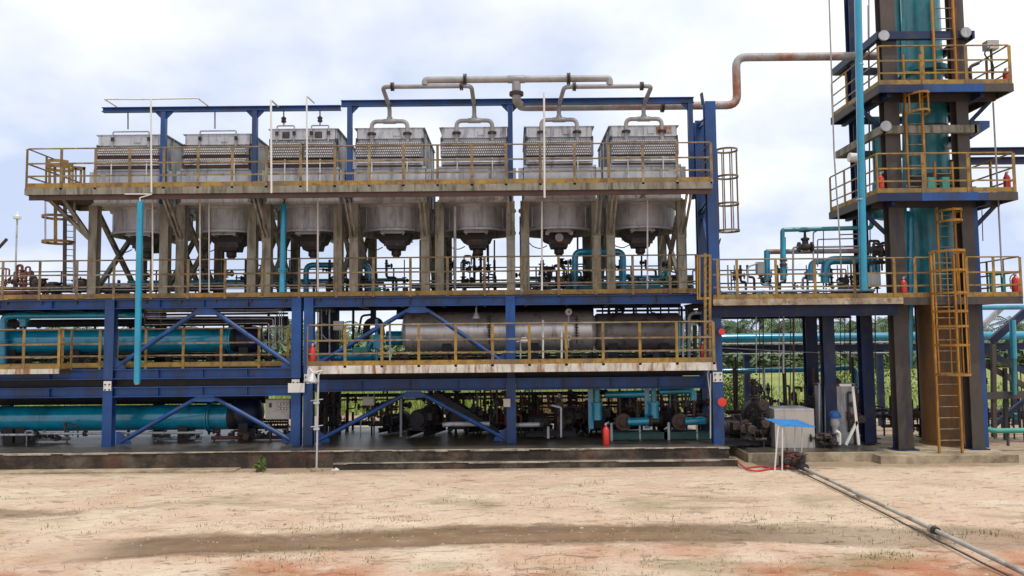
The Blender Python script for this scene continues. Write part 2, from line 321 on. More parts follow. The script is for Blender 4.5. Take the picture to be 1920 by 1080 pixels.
# concrete
def concrete(name, base, stain, amt, da=.45):
    m = mat(name, base, .85, blot=stain, blot_amt=amt, blot_scale=1.1, dirt=(0.10, 0.042, 0.025), dirt_amt=da, bump=.45, var=.5)
    return m
M['conc'] = concrete('stained_concrete', (0.11, 0.09, 0.065), (0.028, 0.02, 0.016), .62)
M['conctop'] = mat('wet_concrete_floor', (0.075, 0.062, 0.052), .35, blot=(0.028, 0.028, 0.022), blot_amt=.5, blot_scale=.8, dirt=(0.16, 0.07, 0.04), dirt_amt=.3, bump=.3, var=.4)
M['concedge'] = mat('worn_concrete_edge', (0.36, 0.32, 0.25), .85, blot=(0.10, 0.07, 0.05), blot_amt=.42, blot_scale=3, bump=.4)
M['concpale'] = concrete('pale_concrete', (0.34, 0.27, 0.18), (0.16, 0.115, 0.075), .38, .1)
XR = xx(1368, 850, 20.75)
pl = MB(); pl.box(-18, XR, 20.8, 26.4, -.2, ZP)
pl.box(-18, XR, 20.8 - .002, 20.8, -.1, -.05)
p = pl.build('concrete_plinth', 'conc', origin=(-6, 23, 0)); tag(p, kind='structure')
st = MB(); st.box(xx(625, 860, 20.45), XR + .12, 20.42, 20.8 - .003, -.1, .17)
q = st.build('footing', 'conc', p)
lip = MB(); x = -18
random.seed(3)
while x < XR:      # chipped pale arris along the edges
    L_ = random.uniform(.25, .9); 
    lip.box(x, min(XR + .02, x + L_) - .001, 20.8 - random.uniform(.012, .035), 20.9, ZP - random.choice([.004, .012, .02, .035]), ZP + random.uniform(.003, .009))
    x += L_
x = xx(625, 860, 20.45)
while x < XR:
    L_ = random.uniform(.3, 1.0); x1 = min(XR + .13, x + L_)
    lip.box(x, x1 - .001, 20.42 - .015, 20.52, .17 - random.choice([.006, .015, .03]), .17 + random.uniform(.003, .008))
    x = x1 if x1 >= XR else x + L_
lip.build('chipped_edge', 'concedge', p)
fl = MB(); fl.box(-17.98, XR - .01, 20.92, 26.38, ZP, ZP + .008); fl.build('wet_floor', 'conctop', p)
kb = MB(); kb.box(-18, -7.3, 20.25, 20.795, -.1, .035); tag(kb.build('kerb_strip', 'concpale'), kind='structure')
# equipment pad right of the plinth and tower pad
pd = MB(); pd.box(xx(1403, 850, 21), 10.2, 21.0, 26, -.2, .24); p2 = pd.build('equipment_pad', 'concpale'); tag(p2, kind='structure')
pf = MB(); pf.box(xx(1403, 850, 21) + .02, 10.19, 21.12, 25.98, .24, .247); pf.build('wet_floor', 'conctop', p2)
tp = MB(); tp.prism([(9.7, -.2), (13.35, -.2), (13.35, .2), (9.7, .2)], 20.55, 25.0)
tp.v = [Vector((v.x, v.y, v.z)) for v in tp.v]; p3 = tp.build('tower_pad', 'concpale'); tag(p3, kind='structure')
# ------------------------------------------------------------ vegetation
def leafmat(name, a, b_, tr=.25):
    m = bpy.data.materials.new(name); m.use_nodes = True; t = m.node_tree; b = t.nodes['Principled BSDF']; L = t.links.new
    g = N(t, 'ShaderNodeNewGeometry'); n = N(t, 'ShaderNodeTexNoise'); n.inputs['Scale'].default_value = .9; n.inputs['Detail'].default_value = 6; L(g.outputs['Position'], n.inputs['Vector'])
    ad_ = N(t, 'ShaderNodeMath', operation='ADD'); ml = N(t, 'ShaderNodeMath', operation='MULTIPLY'); ml.inputs[1].default_value = .3
    L(g.outputs['Random Per Island'], ml.inputs[0]); L(ml.outputs[0], ad_.inputs[0]); L(n.outputs[0], ad_.inputs[1])
    r = N(t, 'ShaderNodeValToRGB'); r.color_ramp.elements[0].position = .4; r.color_ramp.elements[1].position = .9; r.color_ramp.elements[0].color = (*a, 1); r.color_ramp.elements[1].color = (*b_, 1)
    L(ad_.outputs[0], r.inputs[0]); L(r.outputs[0], b.inputs['Base Color']); b.inputs['Roughness'].default_value = .6
    b.inputs['Transmission Weight'].default_value = 0; b.inputs['Specular IOR Level'].default_value = .2
    return m
M['grass'] = leafmat('field_grass', (0.12, 0.20, 0.03), (0.34, 0.40, 0.12))
M['tuft'] = leafmat('yard_grass', (0.07, 0.09, 0.025), (0.20, 0.20, 0.07))
M['palm'] = leafmat('hazed_palm_leaf', (0.05, 0.09, 0.05), (0.16, 0.22, 0.11))  # greens lightened to carry the distant haze
M['bush'] = leafmat('bush_leaf', (0.05, 0.09, 0.02), (0.15, 0.21, 0.06))
M['dry'] = leafmat('dry_leaf', (0.22, 0.16, 0.07), (0.42, 0.34, 0.17))
M['bark'] = mat('palm_bark', (0.09, 0.07, 0.05), .9)
def blade(b, x, y, z, h, w_, lean, a, segs=2):
    dx, dy = math.cos(a), math.sin(a); px_, py_ = -dy, dx; pts = []
    for i in range(segs + 1):
        t = i / segs; ww = w_ * (1 - t) + .002; o = lean * t * t; zz = z + h * t * (1 - .25 * t * lean / max(h, .01))
        pts += [(x + dx*o + px_*ww/2, y + dy*o + py_*ww/2, zz), (x + dx*o - px_*ww/2, y + dy*o - py_*ww/2, zz)]
    b.add(pts, [(2*i, 2*i+1, 2*i+3, 2*i+2) for i in range(segs)])
random.seed(11)
tg = MB()    # sparse weeds in the yard
for c in range(420):
    if c < 80: px = random.uniform(-40, 1960); py = random.choice([random.uniform(885, 1000), random.uniform(1010, 1080)])
    else:
        cx_, cy_, sx_, sy_ = random.choice([(160, 950, 90, 22), (640, 965, 100, 12), (280, 915, 90, 8), (560, 880, 80, 4), (500, 980, 160, 6), (1060, 930, 120, 25), (1330, 975, 110, 12), (1560, 985, 70, 14), (1800, 995, 60, 6), (1670, 1035, 30, 5), (1150, 1060, 200, 14), (540, 1030, 60, 10)])
        px = random.gauss(cx_, sx_); py = random.gauss(cy_, sy_)
    py = min(max(py, 880), 1120); Y = F * H / (py - 635 + (px - 960) * .0096); X = xx(px, py, Y)
    if Y > 20: continue
    for k in range(random.randint(4, 14)):
        x = X + random.gauss(0, .12); y = Y + random.gauss(0, .10)
        blade(tg, x, y, gz(x, y) - .01, random.uniform(.02, .075) * (1.6 if c % 9 == 0 else 1), random.uniform(.006, .014), random.uniform(0, .07), random.uniform(0, 6.28))
tag(tg.build('weeds', 'tuft', origin=(0, 14, 0), smooth=False), 'sparse low weeds and grass tufts scattered over the sandy yard', 'weeds', None, 'stuff')
pb = MB()    # stones and clods
for c in range(1800):
    px = random.uniform(-40, 1960); py = random.uniform(880, 1110); Y = F * H / (py - 635 + (px - 960) * .0096); X = xx(px, py, Y)
    if Y > 20.1: continue
    r = random.uniform(.006, .022) * (1.8 if random.random() < .05 else 1); z = gz(X, Y)
    pb.add([(X - r*1.3, Y, z), (X, Y - r, z), (X + r*1.2, Y, z), (X, Y + r, z), (X + r*.2, Y, z + r*.8)], [(0,1,4), (1,2,4), (2,3,4), (3,0,4)])
M['stone'] = mat('yard_stone', (0.34, 0.27, 0.20), .9, var=.5)
tag(pb.build('pebbles', 'stone', origin=(0, 14, 0), smooth=False), 'small stones and clods scattered on the sand', 'pebbles', None, 'stuff')
tf = MB()    # tall grass of the field
for c in range(19000):
    Y = 35 + 36 * random.random() ** 1.6; X = random.uniform(-.70, .70) * Y
    if Y < 38 and (X < -9 or random.random() < .3): continue
    if X > 9 and Y > 52: continue
    h = random.uniform(.5, 1.3) * (1.25 if X < 8 else .8 if X < 13 and Y < 40 else .4); blade(tf, X, Y, 0, h, random.uniform(.03, .09), random.uniform(.1, .6), random.uniform(0, 6.28), 2)
tag(tf.build('tall_grass', 'grass', origin=(0, 50, 0), smooth=False), 'tall green reeds and grass beyond the sand strip', 'grass', None, 'stuff')
dc = MB()
for c in range(1500):
    Y = random.uniform(32, 35); X = random.uniform(.8, 6.6) ; blade(dc, X, Y, 0, random.uniform(.6, 1.5), random.uniform(.03, .08), random.uniform(.2, .8), random.uniform(0, 6.28), 2)
tag(dc.build('dry_corn', 'dry', origin=(3.5, 38, 0), smooth=False), 'pale dry stalks standing behind the pump bay', 'dry plants', None, 'stuff')
def bush(name, X, Y, r, h, n, m, label):
    t = thing(name, (X, Y, 0), label, 'shrub'); s = MB(); l = MB()
    for k in range(7):
        a = random.uniform(0, 6.28); s.tube([(X, Y, -.02), (X + math.cos(a)*r*.35, Y + math.sin(a)*r*.35, h*.5), (X + math.cos(a)*r*.6, Y + math.sin(a)*r*.6, h*.85)], .02, 5, r2=.006)
    for k in range(n):
        a = random.uniform(0, 6.28); rr = r * random.random() ** .5; z = random.uniform(.08, 1) * h * (1 - .45 * (rr / r) ** 2) + random.uniform(-.05, .05)
        c = Vector((X + math.cos(a)*rr, Y + math.sin(a)*rr, max(.03, z))); d = Vector((random.uniform(-1,1), random.uniform(-1,1), random.uniform(-.3,.9))).normalized(); q = d.cross(Vector((random.uniform(-1,1), random.uniform(-1,1), random.uniform(-1,1)))).normalized(); L_ = random.uniform(.07, .17)
        l.add([c, c + d*L_*.5 + q*L_*.3, c + d*L_, c + d*L_*.5 - q*L_*.3], [(0,1,2,3)])
    s.build('stem', 'bark', t); l.build('foliage', m, t, smooth=False)
bush('leafy_shrub', xx(1385, 720, 31), 31, 1.1, 2.2, 2600, 'bush', 'leafy green shrub right of the tall blue corner post')
bush('leafy_shrub', xx(1560, 650, 48), 48, 2.2, 2.2, 2600, 'bush', 'loose green bush under the turquoise pipes behind the blue rack posts')
bush('leafy_shrub', xx(1640, 660, 44), 44, 2.4, 2.4, 2600, 'bush', 'pale bush glimpsed between rack posts and tower leg')
bush('small_weed', xx(487, 860, 20.3), 20.3, .12, .3, 70, 'bush', 'tiny green weed at the foot of the dark plinth wall')
def palm(seed, ht, spread):
    random.seed(seed); t = thing('oil_palm', (0,0,0), 'distant oil palm in the plantation beyond the grass field', 'palm tree', 'oil palms beyond the field')
    s = MB().tube([(0,0,-.1), (.1,.05,ht*.5), (0,0,ht)], .34, 8, r2=.26); s.build('trunk', 'bark', t); l = MB()
    for k in range(34):
        a = random.uniform(0, 6.28); el = random.uniform(-.35, 1.25); L_ = spread * random.uniform(.75, 1.1); p = Vector((0,0,ht)); e = el; pts = [p.copy()]
        for i in range(7):
            p = p + Vector((math.cos(a)*math.cos(e), math.sin(a)*math.cos(e), math.sin(e))) * L_/7; e -= .26; pts.append(p.copy())
        sd_ = Vector((-math.sin(a), math.cos(a), 0))
        for i in range(1, 8):
            for f in (0, .5):
                c = pts[i-1].lerp(pts[i], f); dr = (pts[i]-pts[i-1]).normalized(); ll = .75 * (1 - abs(i-3.5)/6)
                for sg in (-1, 1):
                    tip = c + sd_*sg*ll + dr*.25 + Vector((0,0,-.28)); l.add([c, c + dr*.16, tip], [(0,1,2)])
        l.add([pts[0]] + [q + Vector((0,0,.03)) for q in pts[1:]] + [q - Vector((0,0,.05)) for q in pts[:0:-1]], [tuple(range(15))])
    l.build('crown', 'palm', t, smooth=False); return t
protos = [palm(21, 3.6, 3.4), palm(22, 4.4, 3.8), palm(23, 2.8, 3.2)]; usedp = [0, 0, 0]
random.seed(5)
for i in range(95):
    Y = random.uniform(85, 135); px = random.uniform(1330, 1990) if i < 55 else random.uniform(-40, 1330)
    k = random.randrange(3); s_ = random.uniform(.75, 1.1)
    o = place(protos[k], usedp[k], ((px - 960) / F * Y, Y, 0), random.uniform(0, 6.28), sc_=(s_, s_, s_ * (random.uniform(1.15, 1.35) if i % 9 == 0 else 1))); usedp[k] = 1
fw = MB()    # plantation mass behind
for c in range(20000):
    Y = 78 + 80 * random.random() ** 1.6; X = random.uniform(-.75, .75) * Y; z = random.uniform(0, min(3.9, 2.0 + (Y - 78) * .06)) * (1 + .25 * mnoise.noise(Vector((X*.06, Y*.05, 0)))) ; a = random.uniform(0, 6.28); L_ = random.uniform(.8, 1.9)
    d = Vector((math.cos(a), math.sin(a), random.uniform(-.5, .9))); q = Vector((-math.sin(a), math.cos(a), 0)) * L_ * .22; c0 = Vector((X, Y, max(0, z)))
    fw.add([c0 - q, c0 + d * L_, c0 + q], [(0,1,2)])
tag(fw.build('plantation', 'palm', origin=(0, 140, 0), smooth=False), 'low dark green plantation closing the view', 'woodland', None, 'stuff')
# ------------------------------------------------------------ steel skid frames (stacked modules)
def skid(label, x0, x1, colsx, z0, z1, hb, ht_, bracex, zlo, zhi, gus, plates=(), mid=None):
    t = thing('skid_frame', ((x0+x1)/2, YF + 1.6, z0), label, 'steel frame', 'stacked blue skid frames')
    for X in colsx:
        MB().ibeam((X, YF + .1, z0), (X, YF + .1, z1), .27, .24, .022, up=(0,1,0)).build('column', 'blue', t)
        MB().ibeam((X, YF + 3.2, z0), (X, YF + 3.2, z1), .27, .24, .022, up=(0,1,0)).build('column', 'darkblue', t)  # rear and inner members take a darker blue, shade put into the paint
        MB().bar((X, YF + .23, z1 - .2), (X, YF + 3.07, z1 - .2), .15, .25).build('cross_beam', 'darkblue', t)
    cs = sorted(colsx); segs = []
    ed = [x0] + cs + [x1]
    for a, b_ in zip(ed[:-1], ed[1:]):
        if b_ - a < .3: continue
        aa = a + (.138 if a in cs else 0); bb = b_ - (.138 if b_ in cs else 0)
        for (zz0, zz1) in ((z0 + .002, z0 + hb), (z1 - ht_, z1 - .002)):
            if hb and zz0 < z0 + .01 or zz0 > z0 + .01:
                if zz1 - zz0 < .02: continue
                bm_ = MB().ibeam((aa, YF + .1, (zz0+zz1)/2), (bb, YF + .1, (zz0+zz1)/2), .2, zz1-zz0, .025); ns_ = max(1, int((bb-aa)/1.22))
                for i_ in range(1, ns_): X_ = aa + (bb-aa)*i_/ns_; bm_.box(X_ - .007, X_ + .007, YF + .012, YF + .09, zz0 + .026, zz1 - .026)
                bm_.build('side_beam', 'blue', t)
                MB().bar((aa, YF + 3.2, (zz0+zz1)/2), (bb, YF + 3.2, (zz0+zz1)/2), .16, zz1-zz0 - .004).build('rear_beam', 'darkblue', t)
    n = int((x1 - x0) / 1.22)
    for i in range(1, n):
        X = x0 + (x1-x0) * i / n
        if min(abs(X - c) for c in cs) > .25: MB().bar((X, YF + .22, z1 - .14), (X, YF + 3.1, z1 - .14), .08, .16).build('joist', 'darkblue', t)
    if z0 > 2:
        MB().box(x0, x1, YF + .24, YF + 3.05, (2.135 if x0 < -8 else 2.29), z0 + .1).build('dark_gap_fill', 'dark', t)  # dark slab added so the stacking gap reads as shade
        for X in colsx: MB().box(X - .11, X + .11, YF, YF + .2, 2.285 if x0 > -8 else 2.132, z0 - .001).build('stacking_block', 'darkblue', t)
    for (xc, xl, xr) in bracex:
        MB().prism([(xc - .36, zhi - .16), (xc - .22, zhi), (xc + .22, zhi), (xc + .36, zhi - .16), (xc + .2, zhi - .19), (xc - .2, zhi - .19)] , YF + .03, YF + .06).build('gusset', 'blue', t)
        if xl is not None: MB().tube([(xc - .27, YF + .12, zhi - .1), (xl, YF + .12, zlo)], .068, 10).build('brace', 'blue', t)
        if xr is not None: MB().tube([(xc + .27, YF + .12, zhi - .1), (xr, YF + .12, zlo)], .068, 10).build('brace', 'blue', t)
        for xe, sg in ((xl, 1), (xr, -1)):
            if xe is not None: MB().prism([(xe - sg*.12, zlo - .06), (xe + sg*.3, zlo - .06), (xe + sg*.3, zlo + .02), (xe - sg*.02, zlo + .3), (xe - sg*.12, zlo + .3)], YF + .07, YF + .10).build('foot_gusset', 'blue', t)
    for X in plates:
        b = MB().box(X - .11, X + .11, YF - .035, YF - .021, z1 - .10, z1 + .17)
        o = b.build('splice_plate', 'white', t); bo = MB()
        for dx in (-.06, .06):
            for dz in (-.07, .08): bo.lathe((X + dx, YF - .034, z1 + dz), (0,-1,0), [(0, .024), (.02, .024), (.021, .012)], 6)
        bo.build('bolt', 'iron', o)
    return t
XA = xx(203, 700, YF); XB = xx(555, 700, YF); XC = xx(578, 700, YF); XD = xx(958, 700, YF); XE = xx(1325, 700, YF)
skid('blue lower left frame around the lower turquoise vessel', -16.6, XB + .13, [-16.46, XA, XB], ZP + .008, 2.13, 0, .29, [(xx(383, 740, YF), XA + .35, XB - .15)], ZP + .12, 1.88, 1, plates=(XA, XB))
skid('blue upper left frame around the upper turquoise vessel', -16.6, XB + .13, [-16.46, XA, XB], 2.345, Z3 - .03, .29, .27, [(xx(383, 590, YF), XA + .15, XB - .15)], 2.68, 4.35, 1)
skid('blue lower right frame over the pump bay', XC - .13, XE, [XC, XD], ZP + .008, 2.28, 0, .34, [(xx(775, 740, YF), XC + .3, XD - .2)], ZP + .12, 1.93, 1, plates=(XC,))
skid('blue upper right frame around the silver clad vessel', XC - .13, XE, [XC, XD], 2.46, Z3 - .03, .19, .27, [(xx(782, 590, YF), XC + .2, XD - .2)], 2.70, 4.35, 1)
# floors and decks
def deckslab(name, m, x0, x1, y0, y1, z1, th, label, cat='deck', fascia=None, fh=.2):
    t = thing(name, ((x0+x1)/2, (y0+y1)/2, z1 - th), label, cat)
    MB().box(x0, x1, y0 + .03, y1, z1 - th, z1).build('grating', m, t)
    if fascia: MB().box(x0, x1, y0, y0 + .028, z1 - fh, z1 + .004).build('edge_channel', fascia, t)
    n = max(2, int((x1-x0)/1.0))
    for i in range(n + 1):
        X = x0 + .06 + (x1-x0-.12) * i / n; MB().bar((X, y0 + .04, z1 - th - .06), (X, y1, z1 - th - .06), .06, .115).build('bearer', 'deck', t)
    return t
deckslab('grating_deck', 'deck', -16.6, XE, YF + .001, YF + 3.4, Z3, .028, 'long dark grating deck carrying the seven air coolers', fascia=None)
deckslab('grating_deck', 'deck', -16.6, XB + .1, YF + .22, YF + 3.05, Z2, .02, 'dark floor under the upper turquoise vessel')
deckslab('grating_deck', 'deck', XC - .1, XE, YF + .22, YF + 3.05, Z2, .02, 'dark floor under the silver clad vessel')
YB = 20.75; XBL = xx(576, 690, YB); XBR = xx(1343, 690, YB)
bl = deckslab('balcony', 'deck', XBL, XBR, YB, YF - .04, Z2 + .03, .03, 'long balcony with flaking white rust stained edge', 'balcony', 'fascia', .21)
for k in range(9):
    X = XBL + .1 + (XBR - XBL - .2) * k / 8; MB().bar((X, YB + .1, Z2 - .1), (X, YF - .04, Z2 - .1), .1, .14).build('bracket', 'darkblue', bl)
X0L = xx(108, 695, 21.3)
deckslab('balcony', 'deck', -16.6, X0L, 21.35, YF - .03, Z2 + .0, .03, 'short balcony with brownish white edge at the far left', 'balcony', 'fascia', .13)
YT = 20.9; XTL = xx(48, 350, YT); XTR = xx(1336, 340, YT)
tk = thing('walkway', ((XTL+XTR)/2, YT, ZT - .2), 'long high walkway in front of the air coolers', 'walkway')
MB().box(XTL, XTR, YT + .03, YF - .06, ZT - .04, ZT - .005).build('grating', 'deck', tk)
MB().box(XTL, -12.35, YF - .06, 23.6, ZT - .04, ZT - .005).build('end_grating', 'deck', tk)
MB().box(XTL, XTR, YT, YT + .029, ZT - .19, ZT).build('edge_channel', 'leg', tk)
MB().box(XTL - .029, XTL, YT, 23.6, ZT - .19, ZT - .002).build('end_channel', 'leg', tk)
MB().box(XTL, -12.35, 23.571, 23.6, ZT - .19, ZT - .042).build('rear_channel', 'leg', tk)
for k in range(21):
    X = XTL + .3 + (XTR - XTL - .5) * k / 20; MB().bar((X, YT + .11, ZT - .1), (X, YF - .06, ZT - .1), .07, .12).build('bearer', 'brown', tk)
MB().box(XTL + .06, XTR, YT + .06, YT + .1, ZT - .33, ZT - .195).build('under_edge_shade_bar', 'gapbrown', tk)  # brown bar added as the shaded band under the deck edge
for x_a, x_b in ((100, 165), (128, 168)):
    MB().ibeam((xx(x_a, 372, YF+.1), YF - .2, zy(x_a, 372, YF)), (xx(x_b + 3, 445, YF+.1), YF + .1, zy(x_b, 447, YF)), .1, .12, .015, up=(0,1,0)).build('knee_brace', 'leg', tk)
# ------------------------------------------------------------ railings
def railing(label, path, z, posts=None, step=1.05, h=1.1, m='rail', mp='rail', mt='yellow', toe=.13, group=None, mids=(.38, .70), pw=.075, tr=.021):
    """path: list of (x, y) corners"""
    P = [Vector((a, b_, 0)) for a, b_ in path]; mid = (P[0] + P[-1]) / 2
    t = thing('railing', (mid.x, mid.y, z), label, 'railing', group)
    tr_ = MB().tube([p + Vector((0,0,z+h)) for p in P], tr, 8, fil=.06); tr_.build('top_rail', m, t)
    for k, q in enumerate(mids):
        b = MB()
        for a, c in zip(P[:-1], P[1:]): b.bar(a + Vector((0,0,z+h*(1-q) if False else z+h-h*q)), c + Vector((0,0,z+h-h*q)), .012, .045)
        b.build('middle_rail', m, t)
    if toe:
        b = MB()
        for a, c in zip(P[:-1], P[1:]): b.bar(a + Vector((0,0,z+toe/2+.004)), c + Vector((0,0,z+toe/2+.004)), .012, toe)
        b.build('toe_board', mt, t)
    pts = []
    if posts is not None: pts = [(Vector((x, P[0].y, 0)), Vector((1,0,0))) for x in posts]
    else:
        for a, c in zip(P[:-1], P[1:]):
            L_ = (c - a).length; n = max(1, round(L_ / step))
            for i in range(n + 1):
                if i == 0 and pts: continue
                pts.append((a.lerp(c, i / n), (c - a).normalized()))
    for c, d in pts:
        o = d.cross(Vector((0,0,1))) * .014
        b = MB(); b.bar(c + o + Vector((0,0,z - .05)), c + o + Vector((0,0,z + h - .01)), pw * (abs(d.x) + .3*abs(d.y)) , .012 if abs(d.x) > .5 else pw, up=(0,1,0)); b.build('post', mp, t)
    return t
def pxs(lst, py, Y): return [xx(p, py, Y) for p in lst]
railing('long faded rail with ochre toe board along the cooler deck, second from the top', [(-16.5, YF + .02), (xx(1308, 510, YF), YF + .02)], Z3,
        posts=pxs([5 + 69.5*i for i in range(19)] + [1306], 515, YF))
railing('dark rear rail seen behind the cooler legs', [(-16.5, YF + 3.38), (XE, YF + 3.38)], Z3, step=1.6, m='iron', mp='iron', mt='iron', pw=.05)
railing('topmost rail in front of the air coolers, turning back at its left end', [(xx(137, 310, 23.55), 23.55), (XTL + .02, 23.55), (XTL + .02, YT + .02), (XTR - .02, YT + .02), (XTR - .02, YF - .1)], ZT, step=.935, mt='yellow')
railing('yellow rail of the long balcony before the silver vessel', [(XBL + .02, YF - .1), (XBL + .02, YB + .02), (XBR - .05, YB + .02)], Z2 + .03, step=1.04, m='rail', mp='yellow')
railing('yellow rail in front of the upper turquoise vessel', [(-16.5, YF + .26), (XB - .2, YF + .26)], Z2, posts=pxs([118, 188, 220, 274, 344, 415, 486, 540], 650, YF+.26), mp='yellow')
railing('pale rail on the short balcony at the left edge', [(-16.5, 21.38), (X0L - .02, 21.38), (X0L - .02, YF - .05)], Z2, step=1.05, mp='yellow')
# ------------------------------------------------------------ tall blue portal frame at the right end
tf_ = thing('portal_frame', (5.7, 22.4, ZP), 'tall blue twin post frame at the right end of the coolers', 'steel frame')
XP = xx(1343, 700, 21.5)
zt = zy(1332, 192, 21.5)
MB().ibeam((XP, 21.5, ZP + .01), (XP, 21.5, zt), .30, .26, .025, up=(0,1,0)).build('column', 'blue', tf_)
XP2 = xx(1312, 300, 24.0); zt2 = zy(1312, 228, 24.0)
MB().ibeam((XP2, 24.0, ZP + .01), (XP2, 24.0, zt2), .30, .26, .025, up=(0,1,0)).build('column', 'blue', tf_)
MB().ibeam((XP, 21.64, zt - .45), (XP2, 23.86, zt2 - .15), .12, .16, .02).build('cross_beam', 'blue', tf_)
MB().ibeam((XP, 21.64, 7.3), (XP2, 23.86, 7.3), .12, .16, .02).build('cross_beam', 'blue', tf_)
MB().bar((XP - .02, 21.65, 5.6), (XP2 + .02, 23.85, 7.1), .06, .06).build('brace', 'blue', tf_)
MB().bar((XP - .12, 21.7, zt + .0), (XP - .16, 21.7, zt + .33), .05, .16, (0,1,0)).build('pipe_stop', 'darkblue', tf_)
b = MB().box(XP - .13, XP + .13, 21.5 - .148, 21.5 - .132, 2.15, 2.42); o = b.build('splice_plate', 'white', tf_)
bo = MB()
for dx in (-.07, .07):
    for dz in (2.21, 2.36): bo.lathe((XP + dx, 21.5 - .147, dz), (0,-1,0), [(0, .024), (.02, .024), (.021, .012)], 6)
bo.build('bolt', 'iron', o)
# header goal-post frames over the coolers
def goal(label, x0, x1, cols, zb, hgt, Y):
    t = thing('header_frame', ((x0+x1)/2, Y, ZT), label, 'steel frame'); 
    MB().ibeam((x0, Y, zb), (x1, Y, zb), .16, hgt, .02).build('top_beam', 'blue', t)
    for X in cols:
        MB().bar((X, Y, ZT - .3), (X, Y, zb - hgt/2 - .002), .14, .14, (0,1,0)).build('column', 'blue', t)
        for sg in (-1, 1):
            if X + sg * .3 < x0 or X + sg * .3 > x1: continue
            MB().prism([(X + sg*.072, zb - hgt/2 - .003), (X + sg*.27, zb - hgt/2 - .003), (X + sg*.072, zb - hgt/2 - .21)], Y - .02, Y + .02).build('gusset', 'blue', t)
    return t
YG = 21.93
goal('lower blue header frame over the three left coolers', xx(193, 205, YG), xx(639, 205, YG), pxs([307, 478], 260, YG), zy(420, 204.5, YG), .135, YG)
goal('higher blue header frame over the four right coolers', xx(640, 194, YG), xx(1300, 187, YG), pxs([656, 957, 1295], 260, YG), zy(960, 191.5, YG), .17, YG)
